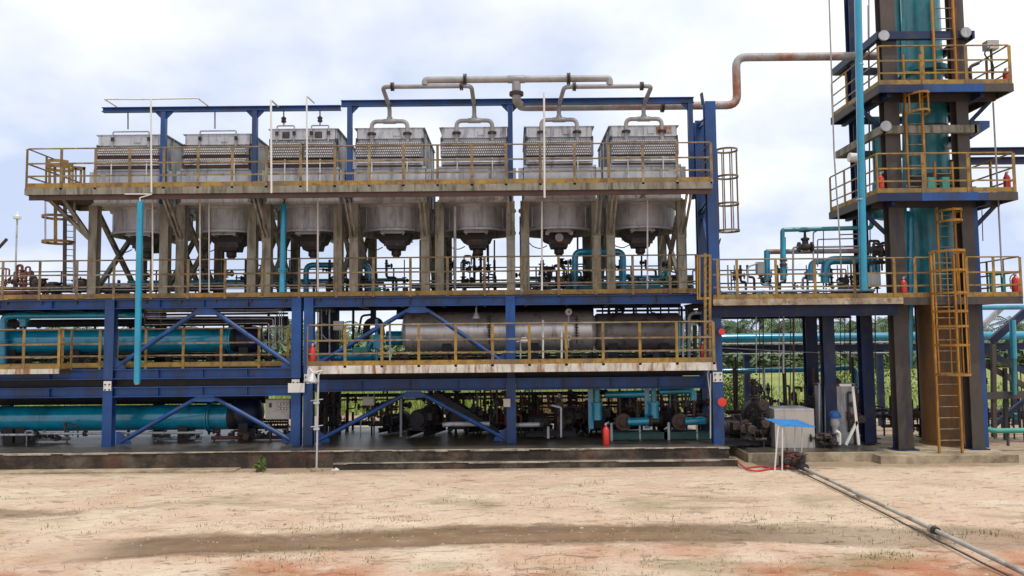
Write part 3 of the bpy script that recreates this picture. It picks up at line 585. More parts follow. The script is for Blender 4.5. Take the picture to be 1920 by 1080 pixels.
# ------------------------------------------------------------ air coolers (prototype at origin: x centre, y 0 = front, z 0 = deck)
def cooler(kind):
    t = thing('air_cooler', (0,0,0), 'x', 'air cooler', 'row of air coolers')
    D = 3.1
    for sx in (-1, 1):                       # legs
        for y in (.15, D - .1):
            MB().ibeam((sx*1.03, y, 0.001), (sx*1.03, y, 2.72), .25, .25, .03, up=(0,1,0)).build('leg', 'leg', t)
            MB().box(sx*1.03 - .17, sx*1.03 + .17, y - .17, y + .17, 0, .02).build('base_plate', 'leg', t)
        MB().ibeam((sx*1.03, .28, .25), (sx*1.03, D - .25, 2.55), .12, .12, .02).build('brace', 'leg', t)
        MB().ibeam((sx*1.03 - .0, D - .25, .25), (sx*1.03 - .0, .28, 2.55), .119, .121, .02).build('brace', 'leg', t)
    # plenum
    p = MB().box(-1.04, 1.04, .06, D - .04, 2.73, 3.72).build('plenum', 'galvd', t)
    f = MB(); f.box(-1.08, 1.08, .02, D, 2.70, 2.76).box(-1.06, 1.06, .035, D, 3.70, 3.76); f.box(-.025, .025, .045, .07, 2.76, 3.7)
    for y in (.9, 1.7, 2.5):
        for sx in (-1, 1): f.box(sx*1.04, sx*1.075, y, y + .05, 2.76, 3.7)
    f.build('stiffener', 'galvd', p)
    # fan ring
    fr = MB().lathe((0, D/2 + .02, 2.70), (0,0,-1), [(0, 1.2), (.04, 1.2), (.05, 1.13), (.66, 1.13), (.68, 1.19), (.74, 1.19), (.745, 1.1), (.70, 1.08), (.10, 1.08)], 40)
    for a in range(12):
        an = R(a * 30 + 15); fr.box(math.cos(an)*1.13 - .012, math.cos(an)*1.13 + .012, D/2 + .02 + math.sin(an)*1.13 - .012, D/2 + .02 + math.sin(an)*1.13 + .012, 2.0, 2.66)
    fr.build('fan_ring', 'galvd', t)
    fan = MB(); fan.lathe((0, D/2 + .02, 2.42), (0,0,-1), [(0, .16), (.2, .16)], 16)
    for k in range(6):
        a = R(60*k); fan.bar((math.cos(a)*.1, D/2 + .02 + math.sin(a)*.1, 2.3), (math.cos(a)*1.02, D/2 + .02 + math.sin(a)*1.02, 2.34), .22, .02)
    fan.build('fan', 'dark', t)
    # motor support and drive
    y0 = .62 if kind != 'disc' else .7
    ms = MB(); ms.box(-.36, .36, y0, y0 + .04, 1.9, 2.07).box(-.36, .36, y0 - .05, y0 + .0, 1.885, 1.9).box(-.36, .36, y0 - .05, y0, 2.07, 2.085)
    ms.bar((-.3, y0 + .05, 1.93), (-.3, D - .4, 1.93), .07, .13).bar((.3, y0 + .05, 1.93), (.3, D - .4, 1.93), .07, .13)
    ms.build('motor_beam', 'galvd', t)
    g = MB(); yc = D/2 + .02 - .35
    g.prism([(-.62, 1.93), (.52, 1.93), (.40, 1.66), (.30, 1.62), (.26, 1.46), (-.22, 1.46), (-.28, 1.62), (-.42, 1.68)], yc - .3, yc + .3)
    g.build('drive_housing', 'dark', t)
    g = MB(); g.lathe((0.02, yc, 1.50), (0,0,-1), [(0, .2), (.05, .2), (.06, .15), (.2, .15), (.22, .11), (.28, .1)], 14); g.box(-.3, .34, yc - .34, yc - .29, 1.55, 1.72)
    g.build('gear_motor', 'iron', t)
    w_ = MB().tube([(-.35, yc - .25, 1.52), (-.55, yc - .25, 1.42), (-.8, yc - .25, 1.5), (-.92, yc - .2, 1.66)], .016, 6, fil=.1); w_.build('cable', 'black', t)
    if kind in ('disc',):
        MB().lathe((0, y0 - .02, 1.72), (0,-1,0), [(0, .125), (.02, .125), (.025, .10)], 22).build('inspection_disc', 'pipegrey', t)
        for sx in (-1, 1): MB().box(sx*.36 - .05, sx*.36 + .05, y0 - .05, y0 - .03, 1.8, 1.92).build('bolt_plate', 'pipegrey', t)
    # side panels of the tube bundle
    zt_ = 4.78 if kind == 'split' else 4.91
    for sx in (-1, 1):
        b = MB().box(sx*.94, sx*.965, .10, D - .02, 3.77, zt_ - .01); b.box(sx*.965, sx*1.03, .08, D, zt_ - .012, zt_ + .012)
        for y in (.6, 1.4, 2.2, 2.95): b.box(sx*.965, sx*1.01, y, y + .04, 3.78, zt_ - .02)
        b.build('side_panel', 'galvd', t)
        MB().box(sx*.97, sx*1.0, .12, .2, zt_ - .62, zt_ - .3).build('lug', 'iron', t)
    # finned tubes top and rear
    MB().box(-.94, .94, .16, D - .1, 3.95, 4.55).build('tube_bundle', 'galvd', t)
    hb = MB(); hb.box(-.93, .93, .06, .15, zt_ - .30, zt_ - .01).box(-.96, .96, .045, .12, zt_ - .014, zt_ + .004).box(-.95, .95, .03, .12, zt_ - .325, zt_ - .305)
    hb.box(-.95, .95, .10, .15, zt_ - .44, zt_ - .33).box(-.004, .004, .05, .06, zt_ - .29, zt_ - .02)
    hb.build('header_box', 'galv', t)
    MB().box(.10, .30, .035, .062, zt_ - .24, zt_ - .08).build('name_plate', 'galvd', t)
    b = MB()
    for sx in (-1, 1): b.box(sx*.93, sx*.985, .03, .13, zt_ - .42, zt_ - .30)
    b.build('corner_block', 'iron', t)
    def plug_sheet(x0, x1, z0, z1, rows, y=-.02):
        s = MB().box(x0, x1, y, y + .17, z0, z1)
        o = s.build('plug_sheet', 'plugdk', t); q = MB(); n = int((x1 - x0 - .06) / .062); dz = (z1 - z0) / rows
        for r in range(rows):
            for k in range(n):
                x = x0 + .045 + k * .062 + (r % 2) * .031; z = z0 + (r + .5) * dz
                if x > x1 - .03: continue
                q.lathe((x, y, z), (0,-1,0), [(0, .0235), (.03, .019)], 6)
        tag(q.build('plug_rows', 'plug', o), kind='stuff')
    if kind == 'split':
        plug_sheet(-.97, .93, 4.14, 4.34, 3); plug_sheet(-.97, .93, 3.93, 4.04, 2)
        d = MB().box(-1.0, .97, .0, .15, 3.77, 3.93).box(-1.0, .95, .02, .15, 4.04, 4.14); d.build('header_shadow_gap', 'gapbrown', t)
        MB().box(-1.02, -.9, .0, .1, 4.06, 4.13).build('end_bracket', 'dark', t); MB().box(.93, 1.03, .0, .1, 3.72, 3.9).build('end_bracket', 'dark', t)
    elif kind == 'twin':
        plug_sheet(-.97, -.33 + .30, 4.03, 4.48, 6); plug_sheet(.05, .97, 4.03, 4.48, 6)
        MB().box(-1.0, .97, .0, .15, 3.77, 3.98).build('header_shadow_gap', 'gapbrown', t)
        for x in (-.5, .45): MB().box(x - .1, x + .1, .02, .06, zt_ - .27, zt_ - .1).build('blank_plate', 'iron', t)
    else:
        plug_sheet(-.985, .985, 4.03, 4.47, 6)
        MB().box(-.97, .97, .03, .15, 3.80, 4.0).build('lower_header', 'galvd', t)
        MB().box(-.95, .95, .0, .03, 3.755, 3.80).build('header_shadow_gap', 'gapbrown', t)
    MB().tube([(-.92, -.02, 3.86), (.92, -.02, 3.86)], .022, 8).build('drain_pipe', 'galv', t)
    for x in (-.5, .52): MB().tube([(x, -.04, 3.98), (x, -.04, 3.12)], .018, 8).build('vent_pipe', 'white', t)
    MB().box(-1.2, -1.06, .1, .4, 3.25, 3.7).build('louvre_box', 'galvd', t); MB().box(1.06, 1.2, .1, .4, 3.25, 3.7).build('louvre_box', 'galvd', t)
    # inlet
    if kind in ('plain', 'disc'):
        u = MB().tube([(-.52, .05, 4.42), (-.52, .05, 5.1), (.52, .05, 5.1), (.52, .05, 4.42)], .062, 12, fil=.17); o = u.build('inlet_pipe', 'pipegrey', t)
        for x in (-.52, .52): MB().lathe((x, .05, zt_ - .21), (0,0,1), [(0, .125), (.025, .125), (.026, .07), (.035, .07), (.036, .125), (.06, .125)], 14).build('flange', 'iron', o)
    else:
        z = zt_ + .08
        xs_ = [(-.5, .55)] if kind == 'split' else [(-.75, -.25), (.25, .75)]
        for a, c in xs_:
            o = MB().tube([(a, -.02, zt_ - .4), (a, .02, z), (c, .02, z), (c, -.02, zt_ - .4)], .02, 8, fil=.04).build('inlet_pipe', 'pipegrey', t)
            for x in (a, c): MB().lathe((x, -.01, zt_ - .2), (0,0,1), [(0, .05), (.05, .05), (.06, .03), (.07, .05), (.1, .05)], 8).build('flange', 'iron', o)
    return t
protoC = {}
CL = [(243, 'split', 'leftmost air cooler with two thin plug bands, beside the open deck end'), (407, 'split', 'second air cooler from the left with two thin plug bands'),
      (568, 'twin', 'third air cooler from the left with twin half width plug sheets'), (731, 'plain', 'fourth air cooler from the left, just right of a blue post'),
      (891, 'plain', 'fifth air cooler from the left, in the middle under the pipe tee'), (1051, 'disc', 'sixth air cooler from the left with a round disc under its fan'),
      (1211, 'plain', 'rightmost air cooler with a rusty patch beside its inlet')]
XCC = []; OC = []
for i, (px, kind, lab) in enumerate(CL):
    Xc = xx(px, 450, YF + .12); XCC.append(Xc); first = kind not in protoC
    if first: protoC[kind] = cooler(kind)
    o = place(protoC[kind], not first, (Xc, YF, Z3), 0, lab); WO[o] = Vector((Xc, YF, Z3)); OC.append((o, Xc))
for i, sides in enumerate([(), (-1,), (-1,), (-1, 1), (1,), (1,), (-1, 1)]):
    o, Xc = OC[i]
    for sx in sides:
        for dx in (-.055, .065):
            MB().bar((Xc + sx*1.03 + dx, YF + .0, Z3 + 1.72), (Xc + sx*1.03 + dx, YF - 1.0, Z3 + 2.74), .05, .09).build('knee_strut', 'leg', o)
        MB().box(Xc + sx*1.03 - .13, Xc + sx*1.03 + .13, YF, YF + .021, Z3 + 1.6, Z3 + 1.95).build('knee_plate', 'leg', o)
o, Xc = OC[6]
MB().box(Xc + .35, Xc + .80, YF + .052, YF + .058, Z3 + 4.66, Z3 + 4.87).build('rust_patch', 'piperust2', o)
# ------------------------------------------------------------ overhead vapour piping
def flange(mb, c, axis, r, gap=.03):
    return mb.lathe(Vector(c) - Vector(axis).normalized() * .045, axis, [(0, r), (.03, r), (.031, r*.62), (.045, r*.62), (.046, r), (.09, r), (.091, r*.62)], 14)
def overhead(pa, pb, mid, lab, ca, cb):
    Yh = 21.05; zl = zy(pa, 164, Yh); t = thing('vapour_header', (ca, YF, Z3 + 5.1), lab, 'pipe', 'grey vapour pipes over the coolers')
    xa = xx(pa, 165, Yh); xb = xx(pb, 160, Yh)
    zl = zy((pa+pb)/2, 162, Yh)
    zr = Z3 + 5.1
    m = MB().tube([(ca, YF + .05, zr), (ca, YF + .05, zr + .42), (xa, Yh, zl), (xb, Yh, zl), (cb, YF + .05, zr + .42), (cb, YF + .05, zr)], .062, 12, fil=.16); o = m.build('pipe', 'pipegrey', t)
    for q in (xa + .28, xb - .28): flange(MB(), (q, Yh, zl), (1,0,0), .12).build('flange', 'iron', o)
    for ca_ in (ca, cb): MB().lathe((ca_, YF + .05, zr - .0), (0,0,1), [(0,.085),(.12,.085),(.13,.06)], 12).lathe((ca_ - .2, YF + .05, zr), (1,0,0), [(0,.06),(.03,.078),(.37,.078),(.4,.06)], 12).build('tee', 'pipegrey', t)
    #MB().lathe((ca, YF + .05, zr - .0), (0,0,1), [(0,.085),(.12,.085),(.13,.06)], 12).lathe((cb, YF + .05, zr), (0,0,1), [(0,.085),(.12,.085),(.13,.06)], 12).lathe((ca - .2, YF + .05, zr), (1,0,0), [(0,.06),(.03,.078),(.37,.078),(.4,.06)], 12).lathe((cb - .2, YF + .05, zr), (1,0,0), [(0,.06),(.03,.078),(.37,.078),(.4,.06)], 12)
    return xa, xb, Yh, zl
h1 = overhead(717, 884, 800, 'left forked grey pipe linking the fourth and fifth coolers', XCC[3], XCC[4])
h2 = overhead(1058, 1222, 1140, 'right forked grey pipe linking the sixth and seventh coolers', XCC[5], XCC[6])
t = thing('vapour_main', (0, 22.2, 10), 'large rust patched grey pipe rising over the blue frame and running to the tower', 'pipe')
Ym = 21.05; zm = zy(970, 148.5, Ym); xl = xx(797, 148, Ym); xr = xx(1143, 148, Ym); xt = xx(968, 150, Ym)
o = MB().tube([(xl, Ym, h1[3] + .03), (xl, Ym, zm), (xr, Ym, zm), (xr, Ym, h2[3] + .03)], .096, 14, fil=.2).build('cross_header', 'pipegrey', t)
for q in (872, 1066): flange(MB(), (xx(q, 148, Ym), Ym, zm), (1,0,0), .165).build('flange', 'iron', o)
MB().lathe((xt - .26, Ym, zm), (1,0,0), [(0,.09),(.03,.112),(.49,.112),(.52,.09)], 14).build('tee', 'pipegrey', o)
Yd = 22.6; zd = zy(1100, 200, Yd)
xk = xx(1381, 150, Yd)
zu = zy(1440, 107, Yd)
o = MB().tube([(xt, Ym, zm - .08), (xt, Ym, zm - .62), (xx(978, 203, Yd), Yd, zd), (xk, Yd, zd), (xk, Yd, zu), (xx(1650, 104, Yd), Yd, zu)], .122, 16, fil=.32).build('pipe', 'piperust', t)
flange(MB(), (xt, Ym, zm - .42), (0,0,1), .2).build('flange', 'iron', o); flange(MB(), (xx(1242, 198, Yd), Yd, zd), (1,0,0), .19).build('flange', 'iron', o)
# thin sprinkler / vent lines
def pipe(name, label, pts, r, m, fil=.08, cat='pipe', group=None, n=10):
    return tag(MB().tube(pts, r, n, fil=fil).build(name, m), label, cat, group)
def pp(lst, Y): return [at(q[0], q[1], q[2] if len(q) > 2 else Y) for q in lst]
Yv = 20.72
pipe('vent_pipe', 'thin pale pipe loop above the two left coolers', [at(222, 202, YG), at(196, 186, 21.2), at(283, 186, 21.2), at(371, 184, 21.2), at(392, 200, YG)], .022, 'white', .03)
for px, y0, y1, lab in ((283, 186, 361, 'thin white riser standing before the leftmost cooler'), (508, 187, 362, 'thin white riser with bent top left of the third cooler'), (575, 180, 359, 'thin white riser crossing the third cooler'), (1020, 174, 371, 'thin pale riser with rusty top before the sixth cooler')):
    pts = [at(px, y0 + (8 if px in (508, 575) else 0), Yv), at(px + 1, y1, Yv)]
    if px in (508, 575): pts = [at(px + 14, y0 + 13, YG), at(px, y0, Yv)] + pts[1:]
    pipe('riser_pipe', lab, pts, .028 if px in (508, 1020) else .022, 'white', .02)
for px, y0, y1, lab in ((240, 209, 242, 'thin drop pipe from the blue frame to the leftmost cooler'), (403, 207, 241, 'thin drop pipe from the blue frame to the second cooler'), (532, 206, 236, 'short thick drop pipe with valve over the third cooler'), (600, 206, 234, 'thin drop pipe with valve at the right of the third cooler')):
    o = thing('drop_pipe', at(px, y1, YF), lab, 'pipe'); MB().tube([at(px, y0 - 3, YF + .1), at(px, y1, YF + .03)], .022, 8).build('pipe', 'pipegrey', o)
    if px > 500: MB().lathe(at(px, (y0+y1)/2 + 4, YF + .06), (0,0,1), [(-.1, .03), (-.05, .08), (0, .06), (.05, .08), (.1, .03)], 10).build('valve', 'iron', o)
# ------------------------------------------------------------ small equipment
def extinguisher():
    t = thing('fire_extinguisher', (0,0,0), 'x', 'fire extinguisher', 'red fire extinguishers')
    MB().lathe((0,0,0), (0,0,1), [(0,.085),(.02,.092),(.42,.092),(.48,.07),(.52,.03),(.55,.03)], 16).build('cylinder', 'red', t)
    MB().lathe((0,0,.55), (0,0,1), [(0,.035),(.05,.035)], 10).bar((-.02,0,.6),(.1,0,.64),.03,.015).bar((-.02,0,.6),(.09,0,.59),.03,.012).build('valve_handle', 'galv', t)
    MB().tube([(-.03,0,.58),(-.12,-.02,.5),(-.11,-.02,.2)], .012, 6, fil=.06).build('hose', 'black', t)
    MB().lathe((0,0,.2), (0,0,1), [(0,.0935),(.16,.0935)], 16).build('paper_label', 'white', t) if False else None
    return t
ex = extinguisher(); exu = 0
def ext(px, py, Y, z, lab, s_=1.0):
    global exu
    place(ex, exu, (xx(px, py, Y), Y, z), random.uniform(-.6, .6), lab, sc_=(s_, s_, s_)); exu = 1
ext(586, 668, YB + .15, Z2 + .031, 'red fire extinguisher at the left end of the white edged balcony')
ext(1136, 805, 21.35, ZP + .009, 'tall red fire extinguisher on the plinth floor before the pumps', 1.0)
ext(1318, 660, 21.2, Z2 + .031, 'dull red fire extinguisher at the right end of the long balcony', .9)
def lamp_post():
    t = thing('flood_lamp_post', (0,0,0), 'thin pale lamp post with hooded floodlight at the foot of the plinth', 'lamp post')
    X = xx(594, 800, 20.3); b = Vector((X, 20.3, 0)); t.location = b; WO[t] = b.copy()
    MB().tube([b + Vector((0,0,-.05)), Vector((xx(597, 700, 20.3), 20.3, zy(597, 703, 20.3)))], .026, 8).build('pole', 'galv', t)
    MB().lathe(b, (0,0,1), [(-.03,.17),(.05,.16),(.09,.05)], 12).build('base', 'concpale', t)
    MB().tube([at(597, 704, 20.3), at(604, 694, 20.3), at(588, 699, 20.25), at(580, 690, 20.3)], .018, 6, fil=.03).build('arm', 'white', t)
    o = MB().lathe(at(586, 700, 20.25), Vector((-.1,-.15,-1)), [(0,.05),(.08,.09),(.22,.2),(.235,.2)], 16).build('lamp_hood', 'galv', t)
    MB().lathe(at(585.5, 716.5, 20.21), Vector((-.1,-.15,-1)), [(0,.16),(.02,.12)], 14).build('bulb', 'lens', o)
    for py in (755, 804): 
        c = at(594, py, 20.3); MB().box(c.x - .08, c.x + .07, c.y - .04, c.y + .03, c.z - .03, c.z + .03).tube([c + Vector((-.16,0,.05)), c + Vector((.16,0,.09))], .014, 6).build('clamp', 'galv', t)
lamp_post()
def box_thing(name, label, cat, px0, py0, px1, py1, Y, d, m, extra=None):
    a = at(px0, py0, Y); c = at(px1, py1, Y); t = thing(name, ((a.x+c.x)/2, Y + d/2, c.z), label, cat)
    MB().box(a.x, c.x, Y, Y + d, c.z, a.z).build('housing', m, t)
    if extra: extra(t, a, c, Y, d)
    return t
tag(MB().box(xx(540,720,YF-.15), xx(571,720,YF-.15), YF-.15, YF-.13, zy(555,736,YF-.15), zy(555,718.5,YF-.15)).build('sign_plate', 'white'), 'blank off white plate hung across two blue posts', 'sign')
# ------------------------------------------------------------ vessels
def vessel(label, x0, x1, Y, z, r, m, mh='same', bands=(), saddles=(), zf=0, head=.25, rings=(), cat='vessel', name='heat_exchanger', rm=None):
    mh = m if mh == 'same' else mh
    t = thing(name, ((x0+x1)/2, Y, zf), label, cat)
    sh = MB().lathe((x0, Y, z), (1,0,0), [(0,r),(x1-x0,r)], 40).build('shell', m, t)
    MB().lathe((x1, Y, z), (1,0,0), [(0,r),(head*.4,r*.93),(head*.75,r*.7),(head,r*.3)], 32).build('end_head', mh, t)
    MB().lathe((x0, Y, z), (-1,0,0), [(0,r),(head*.4,r*.93),(head*.75,r*.7),(head,r*.3)], 32).build('end_head', mh, t)
    for x in rings: MB().lathe((x, Y, z), (1,0,0), [(0,r+.07),(.05,r+.07),(.052,r+.01),(.07,r+.01),(.072,r+.07),(.12,r+.07)], 40).build('girth_flange', rm or m, t)
    if bands:
        for x in bands: MB().lathe((x, Y, z), (1,0,0), [(0,r+.006),(.035,r+.006)], 40).build('band', rm or m, sh)
    for x in saddles:
        MB().prism([(x-.14, zf), (x+.14, zf), (x+.14, z-r*.45), (x-.14, z-r*.45)], Y - r*.8, Y + r*.8).build('saddle', 'dark', t)
    return t
Yv1 = 23.3
r1 = .36; zc = zy(220, 639.5, Yv1)
vessel('upper turquoise horizontal vessel on the left, behind the yellow rail', -16.8, xx(433, 640, Yv1), Yv1, zc, .37, 'teal', mh='dark', bands=[xx(p, 640, Yv1) for p in (20, 190, 340)], saddles=[-15, xx(150, 640, Yv1), xx(420, 640, Yv1)], zf=Z2 + .001, rings=(xx(433,640,Yv1) - .02,), rm='teal')
zc = zy(220, 783, Yv1)
vessel('lower turquoise horizontal vessel on the left, near the plinth floor', -16.8, xx(432, 783, Yv1), Yv1, zc, .37, 'teal', mh='dark', bands=[xx(p, 783, Yv1) for p in (8, 85)], saddles=[-15, xx(50, 783, Yv1), xx(350, 783, Yv1)], zf=ZP + .009, rings=(xx(392, 783, Yv1),), rm='teal')
vessel('dark channel head of the upper turquoise vessel', xx(447, 636, 23.5), xx(478, 636, 23.5), 23.5, zy(460, 636, 23.5), .40, 'darkblue', saddles=[xx(463, 636, 23.5)], zf=Z2 + .001, name='channel_head', cat='vessel part')
vessel('dark channel head of the lower turquoise vessel', xx(447, 775, 23.5), xx(478, 775, 23.5), 23.5, zy(460, 775, 23.5), .44, 'darkblue', saddles=[xx(463, 775, 23.5)], zf=ZP + .009, name='channel_head', cat='vessel part')
Yi = 23.75
ins = vessel('fat silver clad horizontal vessel behind the long balcony', xx(766, 620, Yi), xx(1106, 620, Yi), Yi, zy(935, 621, Yi), .60, 'insul', bands=[xx(p, 620, Yi) for p in (800, 838, 878, 922, 985, 1030, 1075)], saddles=[xx(p, 620, Yi) for p in (840, 1000)], zf=Z2 + .001, head=.2)
for px in (917, 1081):   # level ladders
    b = MB(); zc0 = zy(px, 600, Yi)
    b.tube([(xx(px, 600, 23.0), 23.02, zy(px, 590, 23.0)), (xx(px, 600, 23.0), 23.02, zy(px, 646, 23.0))], .02, 8)
    for k in range(9): b.lathe((xx(px, 600, 23.0), 23.02, zy(px, 594 + k*5.2, 23.0)), (0,0,1), [(0,.062),(.03,.062)], 8)
    b.build('level_gauge', 'iron', ins)
for px, py, r in ((786, 634, .085), (1066, 585, .1), (1066, 633, .09)):
    c = at(px, py, 22.95)
    b = MB().lathe(c, (0,-1,0), [(0, r),(.05, r),(.052, r*.86)], 24); b.tube([c + Vector((0,0,-r)), c + Vector((0,.0,-.3))], .015, 6); b.tube([c, c + Vector((0,.4,0))], .02, 6); o = b.build('dial_gauge', 'white', ins)
    MB().box(c.x - .006, c.x + .035, c.y - .058, c.y - .053, c.z - .03, c.z + .04).lathe(c + Vector((0,-.053,0)), (0,-1,0), [(0,.015),(.004,.015)], 8).build('needle', 'ink', o)
vessel('sooty dark horizontal vessel right of the silver one', xx(1120, 622, 24.0), xx(1270, 622, 24.0), 24.0, zy(1190, 622, 24.0), .58, 'insuld', bands=[xx(p, 622, 24.0) for p in (1160, 1215)], saddles=[xx(1145, 620, 24), xx(1240, 620, 24)], zf=Z2 + .001, head=.15)
# ------------------------------------------------------------ piping
def pg(name, label, parts, cat='pipe', group=None, origin=None):
    """one piping thing: parts = [(part name, MB, material)]"""
    allv = [v for _, b, _ in parts for q in (b if isinstance(b, list) else [b]) for v in q.v]; z = min(v.z for v in allv); c = sum(allv, Vector()) / len(allv)
    t = thing(name, (c.x, c.y, z), label, cat, group)
    for n, b, m in parts:
        if isinstance(b, list):
            for q in b: q.build(n, m, t)
        else: b.build(n, m, t)
    return t
def T(pts, r, n=10, fil=.12): return MB().tube(pts, r, n, fil=fil)
def flanges(lst, r):
    return [flange(MB(), c, ax, r) for c, ax in lst]
def valve(b, wheel, c, ax, s_=1.0, stem=(0,0,1)):
    c = Vector(c); st_ = Vector(stem)
    b.lathe(c - Vector(ax) * .14 * s_, ax, [(0,.10*s_),(.03*s_,.10*s_),(.05*s_,.05*s_),(.1*s_,.075*s_),(.18*s_,.075*s_),(.23*s_,.05*s_),(.25*s_,.10*s_),(.28*s_,.10*s_)], 12)
    b.lathe(c, st_, [(0,.065*s_),(.12*s_,.06*s_),(.14*s_,.085*s_),(.17*s_,.085*s_),(.19*s_,.03*s_),(.36*s_,.018*s_)], 10)
    wheel.lathe(c + st_ * .30 * s_, st_, [(0,.105*s_),(.012*s_,.12*s_),(.024*s_,.105*s_),(.025*s_,.02*s_)], 14)
# teal drop pipes in front
pg('drain_pipe', 'bright turquoise pipe hanging before the left frame down to the lower beam', [('pipe', T([at(263, 378, 20.88), at(257, 718, 20.88)], .085, 14), 'tealbright'), ('cap', MB().lathe(at(257, 718, 20.88), (0,0,-1), [(0,.07),(.04,.06)], 12), 'galv'), ('feed_pipe', T(pp([(234, 364), (285, 364), (262, 371), (263, 380)], 20.88), .018, 8, .03), 'white')])
pg('drain_pipe', 'turquoise upright pipe right of the third cooler leg', [('pipe', T([at(532, 384, 21.9), at(529, 548, 21.75)], .085, 14), 'tealbright'), ('flange', flanges([(at(530, 507, 21.8), (0,0,1))], .14), 'tealbright'), ('elbow', T([at(532, 386, 21.9), at(533, 375, 21.95), at(536, 369, 22.2)], .022, 8, .05), 'iron')])
# upper right teal header pipes at deck three
def goalpipe(label, x0, x1, ytop, ybot, Y, r, m='teal', wheels=()):
    prt = [('pipe', T([at(x0, ybot, Y), at(x0, ytop, Y), at(x1, ytop, Y), at(x1, ybot, Y)], r, 12, .22), m), ('flange', flanges([(at(x0, ybot - 16, Y), (0,0,1)), (at(x1, ybot - 16, Y), (0,0,1))], r * 1.7), m)]
    return pg('process_pipe', label, prt, group=None)
goalpipe('teal arched pipe behind the third and fourth coolers', 574, 692, 497, 548, 23.9, .09, 'teal')
goalpipe('teal arched pipe spanning the sixth and seventh cooler legs', 1078, 1168, 472, 548, 23.3, .10, 'teal')
pipe('process_pipe', 'dark pipe run lying along the deck behind the rail', [(-16, 24.4, Z3 + .18), (XE - .3, 24.4, Z3 + .18)], .09, 'iron')
pipe('process_pipe', 'green grey pipe run along the deck under the right coolers', [at(1060, 541, 23.6), at(1300, 538, 23.6)], .08, 'tealold')
pipe('process_pipe', 'thin pale pipe run low along the deck edge', [(-16, 22.5, Z3 + .28), (XE - .2, 22.5, Z3 + .28)], .017, 'galv')
# valve assemblies on deck three and other instrument clusters
def cluster(label, x0, x1, Y0, Y1, z0, z1, n, seed, m='iron', mv='iron', r=(.018, .045), name='valve_manifold', hdr=True, wheel='iron', vs=1.0):
    rnd = random.Random(seed); t = thing(name, ((x0+x1)/2, (Y0+Y1)/2, z0), label, 'piping')
    zh = z0 + (z1-z0) * .22; hb = MB(); Ym_ = (Y0+Y1)/2
    hb.tube([(x0, Ym_, zh), (x1, Ym_, zh)], max(r) * 1.2, 10); hb.tube([(x0 + .08, Ym_, zh), (x0 + .08, Ym_, z0)], .03, 8); hb.tube([(x1 - .08, Ym_, zh), (x1 - .08, Ym_, z0)], .03, 8)
    hb.build('header_pipe', m, t)
    for k in range(n):
        x = x0 + (x1-x0) * (k + .5 + rnd.uniform(-.3, .3)) / n; y = rnd.uniform(Y0, Y1); zt_ = z0 + (z1-z0) * rnd.uniform(.55, 1); rr = rnd.uniform(*r)
        pts = [(x, Ym_, zh), (x, y, zh + .02), (x, y, zt_)]
        if rnd.random() < .55:
            dx = rnd.choice([-1, 1]) * rnd.uniform(.12, .3); pts += [(x + dx, y, zt_), (x + dx, y, zt_ - rnd.uniform(.1, .5) * (zt_ - zh))]
        MB().tube(pts, rr, 8, fil=.06).build('branch_pipe', m, t)
        b = MB(); w_ = MB(); zc_ = zh + (zt_ - zh) * rnd.uniform(.3, .75); st_ = rnd.choice([(1,0,0), (-1,0,0), (0,-1,0), (.7,-.7,0)])
        valve(b, w_, (x, y, zc_), (0,0,1), vs * rnd.uniform(.55, 1.0), Vector(st_)); b.build('valve', mv, t); w_.build('handwheel', wheel, t)
    return t
xw = lambda px, Y: xx(px, 540, Y)
cluster('rusty red valve manifold at the far left of the cooler deck', xw(-12, 23.2), xw(70, 23.2), 23, 23.6, Z3, Z3 + 1.15, 7, 1, 'rust', 'rust', vs=1.1)
cluster('rust brown valves left of the first cooler leg', xw(78, 23.4), xw(158, 23.4), 23, 23.8, Z3, Z3 + .8, 6, 2, 'rust', 'iron', vs=1.5)
cluster('low tangle of pipes and valves between first cooler legs', xw(178, 23.6), xw(250, 23.6), 23.2, 24, Z3, Z3 + .35, 5, 3, 'pipegrey', 'iron', vs=1.3)
cluster('dark valve tree under the fifth cooler', xw(868, 23.4), xw(912, 23.4), 23.2, 23.7, Z3, Z3 + 1.75, 5, 4, 'iron', 'iron', vs=1.1)
cluster('dark valve tree under the sixth cooler', xw(1012, 23.0), xw(1062, 23.0), 22.8, 23.3, Z3, Z3 + 1.2, 6, 5, 'iron', 'iron', vs=1.1)
cluster('low small valves under the sixth cooler fan', xw(988, 22.7), xw(1030, 22.7), 22.6, 22.9, Z3, Z3 + .4, 5, 6, 'pipegrey', 'iron', vs=.8)
cluster('small handwheel valves under the fourth cooler', xw(700, 23.2), xw(790, 23.2), 23, 23.6, Z3, Z3 + .55, 5, 7, 'iron', 'green', vs=1.0)
cluster('control valve with round actuator under the seventh cooler', xw(1250, 23.4), xw(1272, 23.4), 23.2, 23.6, Z3, Z3 + .9, 2, 8, 'green', 'iron', vs=1.7)
cluster('small valves beside the third cooler rear leg', xw(608, 23.2), xw(636, 23.2), 23.1, 23.5, Z3, Z3 + .7, 2, 9, 'iron', 'iron', vs=1.2)
